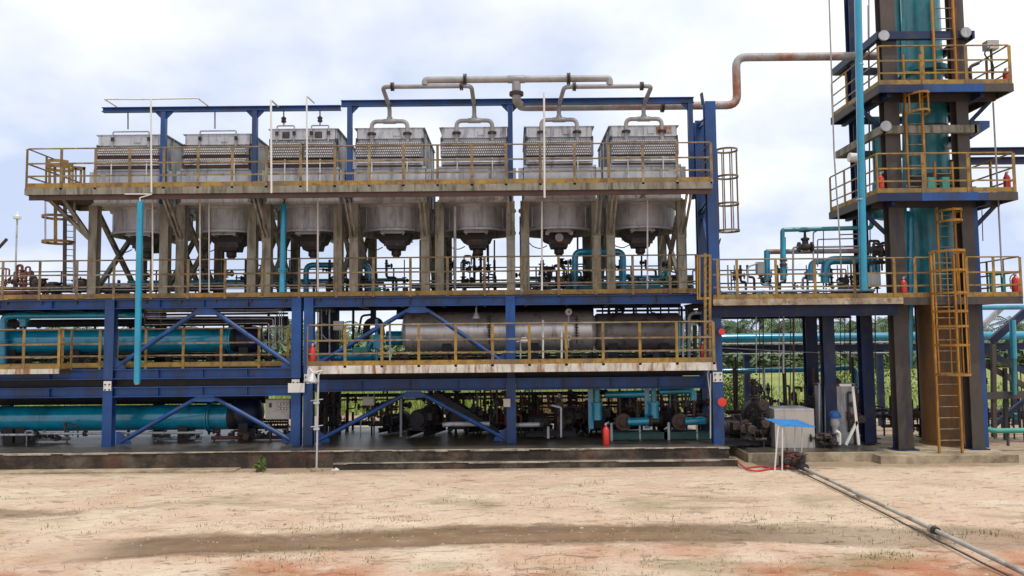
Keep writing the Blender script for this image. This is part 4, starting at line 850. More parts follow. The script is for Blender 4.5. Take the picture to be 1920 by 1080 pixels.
# slim risers through the deck level
for i, (px, y0, y1, Y, r, m, lab) in enumerate([
    (375, 362, 548, 21.95, .025, 'white', 'slim pale riser, left of a pair beside the second cooler'), (392, 371, 548, 22.0, .020, 'white', 'slim pale riser, right of a pair beside the second cooler'),
    (286, 362, 545, 21.4, .022, 'white', 'slim pale riser in line with the turquoise drop pipe'), (596, 378, 546, 22.0, .028, 'white', 'slim pale riser before the third fan ring'),
    (853, 388, 544, 22.3, .045, 'galv', 'tapered grey vent stack before the fifth cooler leg'), (1016, 378, 545, 21.7, .026, 'white', 'slim pale riser before the sixth fan ring'),
    (1214, 362, 543, 22.1, .024, 'white', 'slim pale riser before the seventh fan ring'), (927, 450, 546, 24.4, .025, 'iron', 'dark thin riser behind the fifth cooler'),
    (1083, 436, 470, 24.6, .03, 'darkblue', 'short dark riser above the teal arch'), (1203, 460, 545, 24.4, .028, 'iron', 'dark thin riser behind the seventh cooler'), (788, 450, 545, 24.4, .03, 'iron', 'dark riser with bent top right of the fourth cooler')]):
    pipe('riser_pipe', lab, [at(px, y0, Y), at(px - (2 if px < 960 else -2) * 0, y1, Y)], r, m, n=8)
# flood lamp under the seventh cooler and hanging lamps
def hang_lamp(px, py, Y, lab, s_=1.0):
    c = at(px, py, Y); t = thing('hanging_lamp', c, lab, 'lamp', 'hooded work lamps')
    MB().lathe(c, (0,0,-1), [(-.1,.025),(0,.03),(.06,.06),(.2*s_,.13*s_),(.21*s_,.13*s_)], 14).build('lamp_hood', 'galv', t)
    MB().tube([c + Vector((0,0,.08)), c + Vector((.02,0,.28)), c + Vector((-.12,.05,.36)), c + Vector((-.3,.1,.36))], .014, 6, fil=.1).build('arm', 'galv', t)
hang_lamp(893, 584, 22.6, 'grey hooded lamp hanging over the silver vessel')
hang_lamp(1205, 362, 21.9, 'small grey hooded lamp under the walkway at the seventh cooler', .8)
# left module pipes
pg('process_pipe', 'turquoise pipe along the top of the left frame with elbow at the edge', [('pipe', T([at(6, 690, 22.8), at(6, 592, 22.8), at(300, 590, 22.8)], .10, 14, .25), 'teal'), ('flange', flanges([(at(6, 640, 22.8), (0,0,1))], .17), 'teal')])
pg('process_pipe', 'short turquoise branch with flange at the upper left', [('pipe', T([at(45, 594, 23.0), at(45, 612, 23.0)], .11, 12), 'teal'), ('flange', flanges([(at(45, 600, 23.0), (0,0,1))], .16), 'teal')])
ct = thing('cable_tray', at(400, 606, 22.7), 'stack of parallel thin grey conduits turning down beside the blue post', 'conduit rack')
for k in range(8):
    py = 577 + k * 4.1; xe = 532 - k * 4; 
    MB().tube([at(270 + (k % 3) * 3, py + (0 if k < 6 else 3), 22.55), at(xe, py, 22.55), at(xe, 640 + k * 4, 22.55)], .014, 6, fil=.06).build('conduit', 'galv' if k % 3 else 'iron', ct)
for px in (272, 302): MB().bar(at(px, 574, 22.6), at(px, 612, 22.6), .05, .04).build('hanger', 'iron', ct)
pipe('process_pipe', 'dark pipe above the upper turquoise vessel', [at(-20, 607, 24.3), at(540, 603, 24.3)], .13, 'dark')
pipe('process_pipe', 'dark pipe above the lower turquoise vessel', [at(-20, 749, 24.3), at(500, 745, 24.3)], .19, 'dark')
pipe('process_pipe', 'added dark pipe shading the gap high behind the silver clad vessel', [at(745, 588, 24.9), at(1112, 584, 24.9)], .2, 'dark')  # pipe added to keep the space above the vessel dark
pipe('process_pipe', 'dark pipe low behind the upper turquoise vessel', [at(-20, 668, 24.6), at(520, 664, 24.6)], .07, 'dark')
pg('steam_line', 'grey horizontal line with flanges below the lower turquoise vessel', [('pipe', T([(-16.5, 22.35, zy(30, 815, 22.35)), at(66, 815, 22.35), at(72, 813, 22.6), at(158, 813, 22.6), at(380, 811, 22.6)], .035, 10, .05), 'galv'), ('flange', flanges([(at(68, 814, 22.4), (1,0,0)), (at(160, 813, 22.6), (1,0,0))], .08), 'iron'), ('support', MB().tube([at(50, 816, 22.35), (xx(50, 816, 22.35), 22.35, ZP)], .02, 6), 'galv')])
pg('steam_line', 'small rusty line looping beside the lower vessel saddle', [('pipe', T(pp([(122, 818), (122, 792), (146, 798), (146, 820)], 22.6), .022, 8, .06), 'iron'), ('valve', MB().lathe(at(122, 800, 22.6), (0,0,1), [(0,.05),(.1,.05)], 8), 'iron')])
cluster('small drain valves under the lower turquoise vessel at the left', xw(70, 23.0), xw(135, 23.0), 22.9, 23.3, ZP + .009, ZP + .5, 5, 31, 'pipegrey', 'iron', vs=.8)
cluster('small drain valves on the plinth right of the first blue post', xw(290, 23.0), xw(380, 23.0), 22.9, 23.3, ZP + .009, ZP + .42, 6, 32, 'galv', 'iron', vs=.8)
cluster('small drain valves on the plinth below the control panel', xw(400, 23.1), xw(540, 23.1), 22.9, 23.4, ZP + .009, ZP + .38, 7, 33, 'rust', 'iron', vs=.9)
cluster('small valves below the upper turquoise vessel near the left edge', xw(20, 23.0), xw(190, 23.0), 22.8, 23.6, Z2 + .001, Z2 + .32, 7, 34, 'iron', 'iron', vs=.9)
cluster('small valves below the upper turquoise vessel near its right end', xw(300, 23.0), xw(500, 23.0), 22.8, 23.6, Z2 + .001, Z2 + .34, 8, 35, 'iron', 'iron', vs=.9)
# electrical panels
def panel_extra(t, a, c, Y, d):
    w_ = c.x - a.x; h = a.z - c.z; b = MB()
    b.box(a.x + .01, c.x - .01, Y - .012, Y - .002, c.z + .01, c.z + h*.38).box(a.x + .01, a.x + w_*.46, Y - .012, Y - .002, c.z + h*.41, a.z - .01).box(a.x + w_*.49, c.x - .01, Y - .012, Y - .002, c.z + h*.41, a.z - .01); b.build('cover', 'panel', t)
    for i in range(3):
        for j in range(2):
            x = a.x + w_ * (.58 + .13*i); z = c.z + h * (.55 + .22*j); o = MB().box(x - .035, x + .035, Y - .025, Y - .012, z - .035, z + .035).build('meter', 'ink', t); MB().box(x - .025, x + .025, Y - .028, Y - .026, z - .025, z + .025).build('dial', 'white', o)
    b = MB()
    for i in range(9): x = a.x + w_ * (.08 + .1*i); b.tube([(x, Y + d/2, c.z), (x, Y + d/2, c.z - .12), (x - .25 + .04*i, Y + d/2 + .1, c.z - .28), (x - .5 + .05*i, Y + .3, c.z - .2)], .014, 6, fil=.08)
    b.build('cable', 'black', t)
    for x in (a.x + .1, c.x - .1): MB().tube([(x, Y + d - .02, c.z), (x, Y + d - .02, ZP + .009)], .025, 8).build('stand_leg', 'iron', t)
    MB().box(a.x + w_*.16, a.x + w_*.26, Y - .03, Y - .012, c.z + h*.6, c.z + h*.82).build('isolator_switch', 'ink', t)
box_thing('electrical_cabinet', 'cream control panel with six small meters beside the twin blue posts', 'control panel', 498, 749, 543, 786, 22.45, .2, 'panel', panel_extra)
def jb_extra(t, a, c, Y, d):
    b = MB(); n = 5
    for i in range(n): x = a.x + (c.x - a.x) * (i + .5) / n; b.tube([(x, Y + d/2, c.z + .01), (x, Y + d/2, c.z - .25), (x + .05, Y + d/2 + .1, c.z - .45)], .012, 6, fil=.05)
    b.build('cable', 'iron', t)
    MB().box(a.x + .02, c.x - .02, Y - .012, Y - .001, c.z + .02, a.z - .02).build('cover', 'panel', t)
box_thing('junction_box', 'cream junction box with cables at the left end of the silver vessel level', 'junction box', 625, 602, 643, 619, 22.6, .16, 'panel', jb_extra)
box_thing('junction_box', 'junction box with cables in the lower bay under the brace', 'junction box', 680, 744, 701, 760, 22.8, .16, 'panel', jb_extra)
box_thing('junction_box', 'small box low on the middle blue post', 'junction box', 944, 748, 957, 763, 21.75, .12, 'panel')
box_thing('junction_box', 'grey box behind the walkway rail left of the turquoise pipe', 'junction box', 1420, 491, 1434, 513, 22.6, .2, 'pipegrey')
box_thing('junction_box', 'pale square box behind the rail before the tower', 'junction box', 1634, 513, 1652, 534, 22.2, .25, 'white')
cj = MB()
for x, y1 in ((596, 688), (618, 688), (603, 640), (612, 590)): cj.tube([at(x, 580, 22.7), at(x, y1, 22.7)], .02, 6)
cj.tube(pp([(602, 585), (602, 625), (612, 637), (622, 637)], 22.75), .018, 6, fil=.2); cj.tube(pp([(603, 605), (612, 608), (622, 609)], 22.75), .018, 6, fil=.1)
tag(cj.build('conduit_bundle', 'galv'), 'looping grey conduits beside the junction box near the extinguisher', 'conduit')
# teal pump skid on upper right level, left of the silver vessel
pg('pump_unit', 'teal pump with tall box housing left of the silver vessel', [
  ('motor_housing', MB().box(xx(701, 640, 23), xx(717, 640, 23), 22.9, 23.3, zy(709, 652, 23), zy(709, 627, 23)), 'tealbright'),
  ('column', T([at(706, 690, 23.1), at(706, 598, 23.1)], .05, 10), 'teal'),
  ('casing', MB().lathe(at(640, 668, 23.3), (1,0,0), [(0,.12),(.2,.2),(.9,.2),(1.0,.12)], 18), 'teal'),
  ('suction_pipe', T(pp([(600, 668), (650, 672), (690, 672), (690, 650), (700, 640)], 23.3), .10, 12, .2), 'teal'),
  ('cover_plate', MB().box(xx(664, 655, 23), xx(689, 655, 23), 22.85, 23.1, zy(676, 660, 23), zy(676, 651, 23)), 'green'),
  ('nozzle', T(pp([(725, 634), (766, 634)], 23.7), .22, 18), 'teal')], cat='pump')
pg('process_pipe', 'black swan neck pipe above the teal pump', [('pipe', T(pp([(686, 640), (688, 603), (712, 600), (716, 630)], 23.9), .11, 12, .3), 'dark'), ('riser', T(pp([(700, 600), (700, 580)], 23.9), .09, 10), 'dark'), ('side_line', T(pp([(672, 625), (678, 592), (695, 590)], 23.8), .035, 8, .1), 'iron')])
cluster('row of drain valves beneath the silver vessel', xw(735, 23.2), xw(950, 23.2), 22.9, 23.6, Z2 + .001, Z2 + .36, 10, 36, 'iron', 'rust', vs=.9)
cluster('row of drain valves beneath the sooty vessel', xw(975, 23.2), xw(1265, 23.2), 22.9, 23.6, Z2 + .001, Z2 + .34, 11, 37, 'dark', 'iron', vs=.9)
pg('control_valve', 'small pale control valve on a stand behind the balcony rail', [('stand', T(pp([(976, 672), (976, 640)], 21.4), .02, 8), 'galv'), ('body', MB().lathe(at(976, 638, 21.4), (1,0,0), [(0,.05),(.05,.08),(.15,.08),(.2,.05)], 12), 'white'), ('stem', T(pp([(969, 641), (990, 636)], 21.4), .018, 6), 'galv')], cat='valve')
for px, y0, y1, m in ((731, 606, 676, 'galv'), (1018, 600, 672, 'white'), (1053, 618, 672, 'white'), (1274, 606, 662, 'tealbright'), (1281, 608, 670, 'galv')):
    pipe('riser_pipe', {731: 'grey standpipe left of the silver vessel behind the balcony rail', 1018: 'white standpipe with tapped top before the silver vessel', 1053: 'short white standpipe before the silver vessel', 1274: 'thin turquoise pipe at the right end of the sooty vessel', 1281: 'thin grey pipe at the right end of the sooty vessel'}[px], [at(px, y0, 22.3), at(px, y1, 22.3)], .03, m, n=8)
pg('process_pipe', 'grey brown pipe cluster at the right end of the balcony level', [('pipe', T(pp([(1292, 676), (1292, 588), (1315, 586)], 22.6), .05, 10, .15), 'pipegrey'), ('branch_pipe', T(pp([(1303, 676), (1303, 610)], 22.7), .06, 10), 'brown'), ('branch_pipe', T(pp([(1312, 676), (1312, 612)], 22.5), .035, 8), 'galv')])
# ------------------------------------------------------------ pump bay under the right frame
def pump(m_case, m_motor, m_noz, s_=1.0):
    t = thing('pump_unit', (0,0,0), 'x', 'pump', 'pumps on the plinth floor')
    b = MB()
    for y in (-.22, .2): b.ibeam((-.75, y, .12), (.75, y, .12), .08, .14, .015)
    b.box(-.75, .75, -.26, .24, .2, .215); b.build('base_frame', 'dark', t)
    mo = MB().lathe((-.65, 0, .45), (1,0,0), [(0,.1),(.02,.19),(.1,.21),(.55,.21),(.62,.16),(.66,.06),(.72,.05)], 18).build('motor', m_motor, t)
    f = MB()
    for k in range(9): f.lathe((-.56 + k*.055, 0, .45), (1,0,0), [(0,.228),(.015,.228)], 16)
    f.build('cooling_fin', m_motor, mo)
    MB().box(-.5, -.3, -.33, -.18, .42, .58).build('terminal_box', 'iron', t)
    MB().lathe((.15, 0, .45), (1,0,0), [(0,.08),(.05,.26),(.22,.30),(.30,.26),(.34,.12),(.5,.12)], 20).build('casing', m_case, t)
    MB().tube([(.27, 0, .7), (.27, 0, 1.15)], .06, 10).build('discharge_pipe', m_noz, t)
    v = MB(); w_ = MB(); valve(v, w_, (.27, 0, .95), (0,0,1), 1.1, Vector((0,-1,0))); v.build('valve', 'iron', t); w_.build('handwheel', 'iron', t)
    for q in (-.6, -.2, .2): MB().box(q, q + .1, -.15, .15, .215, .27).build('foot', 'dark', t)
    return t
pr = pump('iron', 'dark', 'iron'); pu = 0
for px, Y, rz, s_, lab in ((800, 24.0, 1.3, 1.25, 'dark upright pump unit in the lower bay behind the brace'), (858, 24.2, 1.7, 1.2, 'dark pump unit right of the first, near the stair stringers'),
                       (1030, 23.2, .1, 1.0, 'small pump just right of the middle blue post'), (1068, 24.2, 1.4, 1.15, 'dark pump right of the small one, behind a white standpipe'),
                       (1112, 24.0, 1.6, 1.35, 'big black pump left of the tall red extinguisher')):
    place(pr, pu, (xx(px, 800, Y), Y, ZP + .009), rz, lab, sc_=(s_, s_, s_)); pu = 1
def teal_pump(px, lab, elbow):
    Y = 22.6; X = xx(px, 800, Y); t = thing('pump_unit', (X, Y, ZP + .009), lab, 'pump', 'pumps on the plinth floor'); z = ZP + .009
    b = MB(); b.ibeam((X - .75, Y - .25, z + .12), (X + 1.0, Y - .25, z + .12), .08, .2, .015).ibeam((X - .75, Y + .3, z + .12), (X + 1.0, Y + .3, z + .12), .08, .2, .015); b.build('base_frame', 'greengrime', t)
    MB().lathe((X - .25, Y + .1, z + .5), (0,-1,0), [(0,.1),(.05,.22),(.2,.26),(.26,.24),(.28,.16),(.34,.12),(.36,.06)], 20).build('casing', 'gapbrown', t)
    MB().lathe((X + .35, Y + .5, z + .5), (1,0,0), [(0,.18),(.6,.2),(.65,.1)], 16).build('motor', 'dark', t)
    MB().tube([(X - .15, Y - .25, z + .52), (X + .48, Y - .25, z + .54)], .115, 16).build('suction_pipe', 'tealbright', t)
    MB().tube([(X + .48, Y - .25, z + .54), (X + .75, Y - .25, z + .54)], .07, 12).build('suction_nozzle', 'iron', t)
    f = MB(); flange(f, (X + .5, Y - .25, z + .54), (1,0,0), .16); f.build('flange', 'iron', t)
    MB().tube([(X + .2, Y - .25, z), (X + .2, Y - .25, z + .44)], .03, 8).build('pipe_support', 'galv', t); MB().tube([(X - .62, Y - .28, z), (X - .62, Y - .28, z + .5)], .04, 8).build('pipe_support', 'galv', t)
    MB().lathe((X - 1.0, Y - .1, z + .55), (0,0,1), [(0,.1),(.03,.14),(.4,.14),(.5,.17),(.52,.17),(.54,.08)], 16).build('suction_filter', 'teal', t)
    MB().tube([(X - 1.0, Y - .1, z + 1.05), (X - 1.0, Y - .1, z + 1.45)], .09, 12).build('riser', 'tealold', t)
    MB().box(X - 1.25, X - 1.1, Y + .0, Y + .1, z + .3, z + 1.5).build('upright_plate', 'teal', t)
    pts = [(X - .75, Y + .1, z + 1.28), (X + .4, Y + .1, z + 1.30)] if not elbow else [(X - .8, Y + .1, z + 1.36), (X + .2, Y + .1, z + 1.38), (X + .2, Y + .1, z + 1.1)]
    MB().tube(pts, .105, 14, fil=.22).build('discharge_pipe', 'teal', t)
    v = MB(); w_ = MB()
    valve(v, w_, (X - .02, Y + .1, z + .95), (1,0,0), .9); valve(v, w_, (X + .25, Y + .25, z + .8), (1,0,0), .8); v.tube([(X + .2, Y+.1, z+1.1), (X + .2, Y + .1, z + .6)], .04, 8); v.tube([(X - .3, Y+.2, z+1.7), (X - .3, Y + .2, z + .6)], .035, 8); v.build('valve', 'iron', t); w_.build('handwheel', 'rust', t)
teal_pump(1184, 'left pump with turquoise pipes beside the red extinguisher', False)
teal_pump(1290, 'right pump with turquoise elbow pipe beside the corner post', True)
pipe('process_pipe', 'grey horizontal line on low legs before the dark pumps', [at(830, 797, 22.4), at(846, 795, 22.4), at(918, 795, 22.4)], .07, 'galv')
pg('process_pipe', 'pale pipe stub with standpipe near the middle blue post', [('pipe', T(pp([(966, 797), (1015, 796)], 22.3), .065, 12), 'galv'), ('standpipe', T(pp([(1052, 820), (1052, 764), (1034, 760)], 22.3), .03, 8, .05), 'galv'), ('flange', flanges([(at(1015, 796, 22.3), (1,0,0))], .12), 'iron'), ('support', T([at(1028, 800, 22.3), at(1028, 822, 22.3)], .04, 8), 'galv')])
for i, (a, c, sd_, m, mv, h, lab) in enumerate([(612, 640, 41, 'iron', 'iron', 1.5, 'dark small bore piping left of the lower junction box'), (690, 735, 42, 'iron', 'rust', 1.45, 'bent cables and small pipes under the lower junction box'),
    (806, 890, 43, 'iron', 'iron', 1.5, 'small bore piping over the dark pump units'), (895, 952, 44, 'rust', 'iron', 1.45, 'rusty valves left of the middle blue post'), (964, 1010, 45, 'iron', 'rust', 1.4, 'rusty valves right of the middle blue post'),
    (1040, 1110, 46, 'rust', 'iron', 1.5, 'rusty vertical pipes and valves before the corn stalks'), (1150, 1240, 47, 'brown', 'rust', 1.5, 'brown valves above the left teal pump'), (1250, 1325, 48, 'brown', 'iron', 1.5, 'brown valves above the right teal pump')]):
    cluster(lab, xw(a, 23.9), xw(c, 23.9), 23.7, 24.6, ZP + .009, ZP + h, 6, sd_, m, mv, vs=1.0, name='small_bore_piping')
# stairs inside the lower bay
def stairs(label, p, q, y0, y1, m, n=9, rail=True):
    t = thing('steel_stair', ((p[0]+q[0])/2, (y0+y1)/2, min(p[1], q[1])), label, 'stairs')
    for y in (y0, y1): MB().bar((p[0], y, p[1]), (q[0], y, q[1]), .05, .2).build('stringer', m, t)
    for i in range(n):
        f = (i + .5) / n; x = p[0] + (q[0]-p[0])*f; z = p[1] + (q[1]-p[1])*f; MB().box(x - .12, x + .12, y0 + .03, y1 - .03, z, z + .03).build('tread', m, t)
    return t
P0 = at(812, 738, 23.3); P1 = at(934, 828, 23.3)
stairs('dark steel stair descending to the right inside the lower bay', (P0.x, P0.z), (P1.x, ZP + .15), 23.3, 24.1, 'dark')
# siren and beacons on the corner post
t = thing('alarm_siren', (XP + .06, 21.3, zy(1345, 753, 21.3)), 'red round alarm horn on the lower part of the tall blue corner post', 'alarm')
MB().lathe((XP + .05, 21.36, zy(1345, 753, 21.3)), (0,-1,0), [(0,.05),(.1,.06),(.18,.11),(.2,.12),(.21,.12),(.212,.10)], 24).build('horn', 'red', t); MB().lathe((XP + .05, 21.3, zy(1345, 753, 21.3)), (0,-1,0), [(.08,.04),(.15,.03)], 16).build('horn_core', 'white', t)
t = thing('alarm_siren', (XP + .12, 21.3, zy(1350, 622, 21.3)), 'small red horn high on the tall blue corner post', 'alarm')
MB().lathe((XP + .10, 21.36, zy(1350, 622, 21.3)), (0,-1,0), [(0,.04),(.1,.05),(.16,.09),(.17,.09),(.172,.07)], 20).build('horn', 'red', t)
t = thing('beacon', at(1340, 690, 20.85), 'small red beacon at the right end of the balcony edge', 'beacon'); c = at(1340, 690, 20.85)
MB().lathe(c, (0,0,1), [(0,.05),(.02,.06),(.1,.05),(.13,.02)], 12).build('dome', 'red', t); MB().box(c.x - .05, c.x + .05, c.y - .04, c.y + .04, c.z - .06, c.z).tube([c, c + Vector((-.1,0,.0)), c + Vector((-.2,.0,-.12)), c + Vector((-.12,.05,-.9))], .014, 6, fil=.08).build('bracket', 'galv', t)
pipe('conduit', 'thin grey conduit running down beside the corner post', [at(1332, 700, 21.3), at(1332, 822, 21.3)], .02, 'galv', n=6)
# caged ladders
def caged_ladder(label, X, Y, z0, z1, cz0, w_=.42, r=.36, face=-1, m='yellow', hoops=None, bars=5, side=None, foot=None, ms=None):
    """ladder in the XZ plane; cage bulges toward -Y (face=-1) or sideways (side=+1/-1)"""
    t = thing('caged_ladder', (X, Y, z0), label, 'ladder', 'caged steel ladders'); ms = ms or m
    if side is None: ex_, ey_ = Vector((1,0,0)), Vector((0,face,0))
    else: ex_, ey_ = Vector((0,1,0)), Vector((side,0,0))
    c = Vector((X, Y, 0))
    for s_ in (-1, 1):
        b = MB(); b.bar(c + ex_*s_*w_/2 + Vector((0,0,z0 - (foot or 0))), c + ex_*s_*w_/2 + Vector((0,0,z1 + (.0 if z1 < 0 else 0))), .05, .07, ey_); b.build('stile', ms, t)
    n = int((z1 - z0) / .30)
    for i in range(n):
        z = z0 + .25 + i * .30
        if z > z1 - .03: break
        MB().tube([c - ex_*w_/2 + Vector((0,0,z)), c + ex_*w_/2 + Vector((0,0,z))], .014, 6).build('rung', 'rail' if m != 'leg' else m, t)
    if cz0 is not None:
        hz = hoops or [cz0 + (z1 - cz0) * i / max(1, round((z1-cz0)/.75)) for i in range(max(1, round((z1-cz0)/.75)) + 1)]
        for z in hz:
            p = []
            for i in range(15):
                a = math.pi * i / 14; p.append(c + ex_*math.cos(a)*r + ey_*(.12 + math.sin(a)*r*1.6) + Vector((0,0,z)))
            p = [c + ex_*w_/2 + Vector((0,0,z))] + p + [c - ex_*w_/2 + Vector((0,0,z))]
            b = MB()
            for a_, c_ in zip(p[:-1], p[1:]): b.bar(a_, c_, .012, .06)
            b.build('hoop', m, t)
        for i in range(bars):
            a = math.pi * (i + .5) / bars; q = c + ex_*math.cos(a)*(r-.01) + ey_*(.12 + math.sin(a)*(r-.01)*1.6)
            MB().bar(q + Vector((0,0,hz[0])), q + Vector((0,0,hz[-1] + .05)), .04, .012, ex_ if abs(math.cos(a)) < .7 else ey_).build('cage_bar', m, t)
    return t
Yl = 22.3; XL = xx(1340, 350, Yl)
caged_ladder('faded yellow ladder cage right of the tall blue posts', XL - .05, Yl, Z3, ZT + 1.0, None, m='rail', side=1, hoops=None)
t = thing('ladder_cage', (XL + .35, Yl, 6.2), 'open round hooped cage hung on the right side of the blue posts', 'ladder cage')
zz = [zy(1365, v, Yl) for v in (282, 332, 383, 433)]; cx = xx(1364, 350, Yl); rr = (xx(1386, 350, Yl) - xx(1345, 350, Yl)) / 2
for z in zz: MB().ring((cx, Yl, z - .03), rr - .012, .012, .06, 28).build('hoop', 'rail', t)
for k in range(8):
    a = R(k * 45 + 12); MB().bar((cx + math.cos(a)*(rr-.02), Yl + math.sin(a)*(rr-.02), zz[3]), (cx + math.cos(a)*(rr-.02), Yl + math.sin(a)*(rr-.02), zz[0]), .035, .012, (math.cos(a), math.sin(a), 0)).build('cage_bar', 'rail', t)
MB().bar((XP, Yl - .1, zz[1]), (cx - rr, Yl, zz[1]), .04, .04).bar((XP, Yl - .1, zz[2]), (cx - rr, Yl, zz[2]), .04, .04).build('bracket', 'rail', t)
# left end ladder
Yq = 22.9; XQ = xx(127, 480, Yq)
t = thing('caged_ladder', (XQ, Yq, Z3), 'weathered ladder with two ochre hoops at the left end of the coolers', 'ladder', 'caged steel ladders')
for px, m in ((121, 'brown'), (139, 'galvd')): MB().bar(at(px, 549, Yq), at(px + 1, 375, Yq), .09 if px == 121 else .05, .06, (0,1,0)).build('stile', m, t)
for k in range(15): MB().tube([at(122, 548 - k*11.5, Yq), at(139, 549 - k*11.5, Yq + .12)], .012, 6).build('rung', 'brown', t)
for py in (407, 454):
    c = at(110, py, Yq - .3); MB().ring((c.x, c.y, c.z - .04), .43, .012, .075, 26).build('hoop', 'yellow', t)
for px in (85, 104): MB().bar(at(px, 455, Yq - .3 - (.35 if px == 104 else 0)), at(px, 366, Yq - .3 - (.35 if px == 104 else 0)), .05 if px == 85 else .1, .012, (0,1,0)).build('cage_bar', 'galvd' if px == 85 else 'yellow', t)
t = thing('caged_ladder', at(110, 345, 22.4), 'bright ochre ladder hoop cage rising through the left deck end', 'ladder cage')
for py in (306, 316): c = at(112, py, 22.3); MB().ring((c.x, c.y, c.z - .04), .34, .012, .09, 24, 20, 340).build('hoop', 'yellow', t)
for px in (93, 103, 117, 130): MB().bar(at(px, 345, 22.05 if px in (103,117) else 22.3), at(px, 308, 22.05 if px in (103,117) else 22.3), .08, .012, (0,1,0)).build('cage_bar', 'yellow', t)
MB().bar(at(134, 314, 22.2), at(160, 316, 22.2), .02, .1).bar(at(158, 345, 22.2), at(158, 314, 22.2), .06, .02).bar(at(142, 345, 22.2), at(142, 314, 22.2), .05, .02).build('gate_bar', 'yellow', t)
# ladder from balcony to deck three at the right end
Yr = 20.95; xa, xb = xx(1313, 520, Yr), xx(1330, 520, Yr)
t = thing('ladder', (xb, Yr, Z2), 'yellow ladder at the right end between the balcony and the cooler deck', 'ladder')
for px, y0, y1 in ((1322, 475, 690), (1331, 478, 690)): MB().bar(at(px, y1 - 8, Yr), at(px, y0, Yr), .07, .06, (0,1,0)).build('stile', 'yellow', t)
for k in range(17): MB().tube([at(1322, 676 - k*11.8, Yr), at(1331, 676 - k*11.8, Yr)], .013, 6).build('rung', 'rail', t)
for px in (1308, 1312, 1322): MB().bar(at(px, 560, Yr - .25), at(px, 478, Yr - .25), .035, .012, (0,1,0)).build('cage_bar', 'yellow', t)
for py in (480, 560): MB().bar(at(1307, py, Yr - .25), at(1332, py - 1, Yr - .1), .012, .06).build('hoop', 'yellow', t)
# ------------------------------------------------------------ right walkway toward the tower (level three)
YW = 21.0; XW0 = xx(1337, 565, YW); XW1 = xx(1694, 565, YW); ZW = zy(1500, 560, YW)
deckslab('walkway', 'deck', XW0, XW1, YW, 24.6, ZW, .04, 'mid level walkway with flaking pale edge linking coolers and tower', 'walkway', 'beige', .165)
railing('yellow rail along the linking walkway before the turquoise pipes', [(XW0 + .02, YW + .03), (XW1 + .3, YW + .03)], ZW, posts=pxs([1346, 1382, 1455, 1528, 1602, 1677], 530, YW+.03), mp='yellow')
railing('dark rear rail of the linking walkway', [(XW0 + .3, 24.55), (XW1, 24.55)], ZW, step=1.3, m='iron', mp='iron', mt='iron', pw=.04)
t = thing('rack_frame', (8.5, 23.2, .24), 'dark blue pipe rack frame under the linking walkway', 'steel frame')
MB().ibeam((XW0 + .05, 21.35, ZW - .32), (XW1, 21.35, ZW - .32), .2, .3, .02).build('beam', 'darkblue', t)
MB().ibeam((XW0 + .05, 24.3, ZW - .32), (XW1, 24.3, ZW - .32), .2, .3, .02).build('beam', 'darkblue', t)
for px, Y, w_ in ((1521, 24.3, .36), (1553, 22.6, .33), (1624, 22.8, .34)):
    X = xx(px, 700, Y); MB().ibeam((X, Y, .246), (X, Y, ZW - .165), w_, .3, .03, up=(0,1,0)).build('column', 'darkblue', t); MB().box(X - w_*.7, X + w_*.7, Y - .25, Y + .25, .247, .27).build('base_plate', 'darkblue', t)
for px in (1420, 1553, 1624): X = xx(px, 600, 22.6); MB().bar((X, 21.46, ZW - .26), (X, 24.19, ZW - .26), .12, .18).build('cross_beam', 'darkblue', t)
YB2 = 29.0
pipe('process_pipe', 'long bright turquoise pipe on the far rack seen below the walkway', [at(1352, 634, YB2), at(2050, 628, YB2)], .155, 'tealbright', n=16)
pipe('process_pipe', 'lower turquoise pipe behind the cabinet ending in an elbow', [at(1352, 696, 25.5), at(1530, 693, 25.5), at(1604, 689, 25.5), at(1606, 760, 25.5)], .085, 'tealbright', .2)
fr_ = thing('far_pipe_rack', (12, YB2 + .1, 0), 'low dark steel pipe rack crossing behind the tower', 'steel frame')
MB().ibeam(at(1345, 654, YB2 + .1), at(2050, 648, YB2 + .1), .2, .26, .03).build('beam', 'darkblue', fr_)
MB().tube([at(1345, 645, YB2 - .2), at(1700, 641, YB2 - .2)], .03, 8).build('conduit', 'galv', fr_)
MB().tube([at(1345, 664, YB2 - .2), at(1700, 661, YB2 - .2)], .02, 8).build('conduit', 'galv', fr_)
for px in (1400, 1650, 1900): X = xx(px, 700, YB2 + .1); MB().bar((X, YB2 + .1, 0), (X, YB2 + .1, 2.85), .2, .2, (0,1,0)).build('post', 'darkblue', fr_)
pipe('conduit', 'sagging thin pale cable line under the walkway', [at(1352, 652, 24), at(1480, 659, 24), at(1596, 664, 24), at(1620, 664, 24), at(1622, 690, 24)], .018, 'galv')
rk = random.Random(77)
for i, px in enumerate((1383, 1418, 1424, 1431, 1447, 1461, 1469, 1482, 1488, 1576, 1584, 1594, 1641)):
    Y = rk.uniform(22.0, 24.0); lab = 'thin vertical drain pipe hanging below the linking walkway'
    t = thing('drop_pipe', (xx(px, 700, Y), Y, .25), lab, 'pipe', 'thin drain pipes under the walkway'); MB().tube([at(px, 577, Y), at(px, rk.choice([700, 760, 800, 815]), Y)], rk.choice([.013, .018, .028]), 8).build('pipe', rk.choice(['iron', 'galv', 'iron']), t)
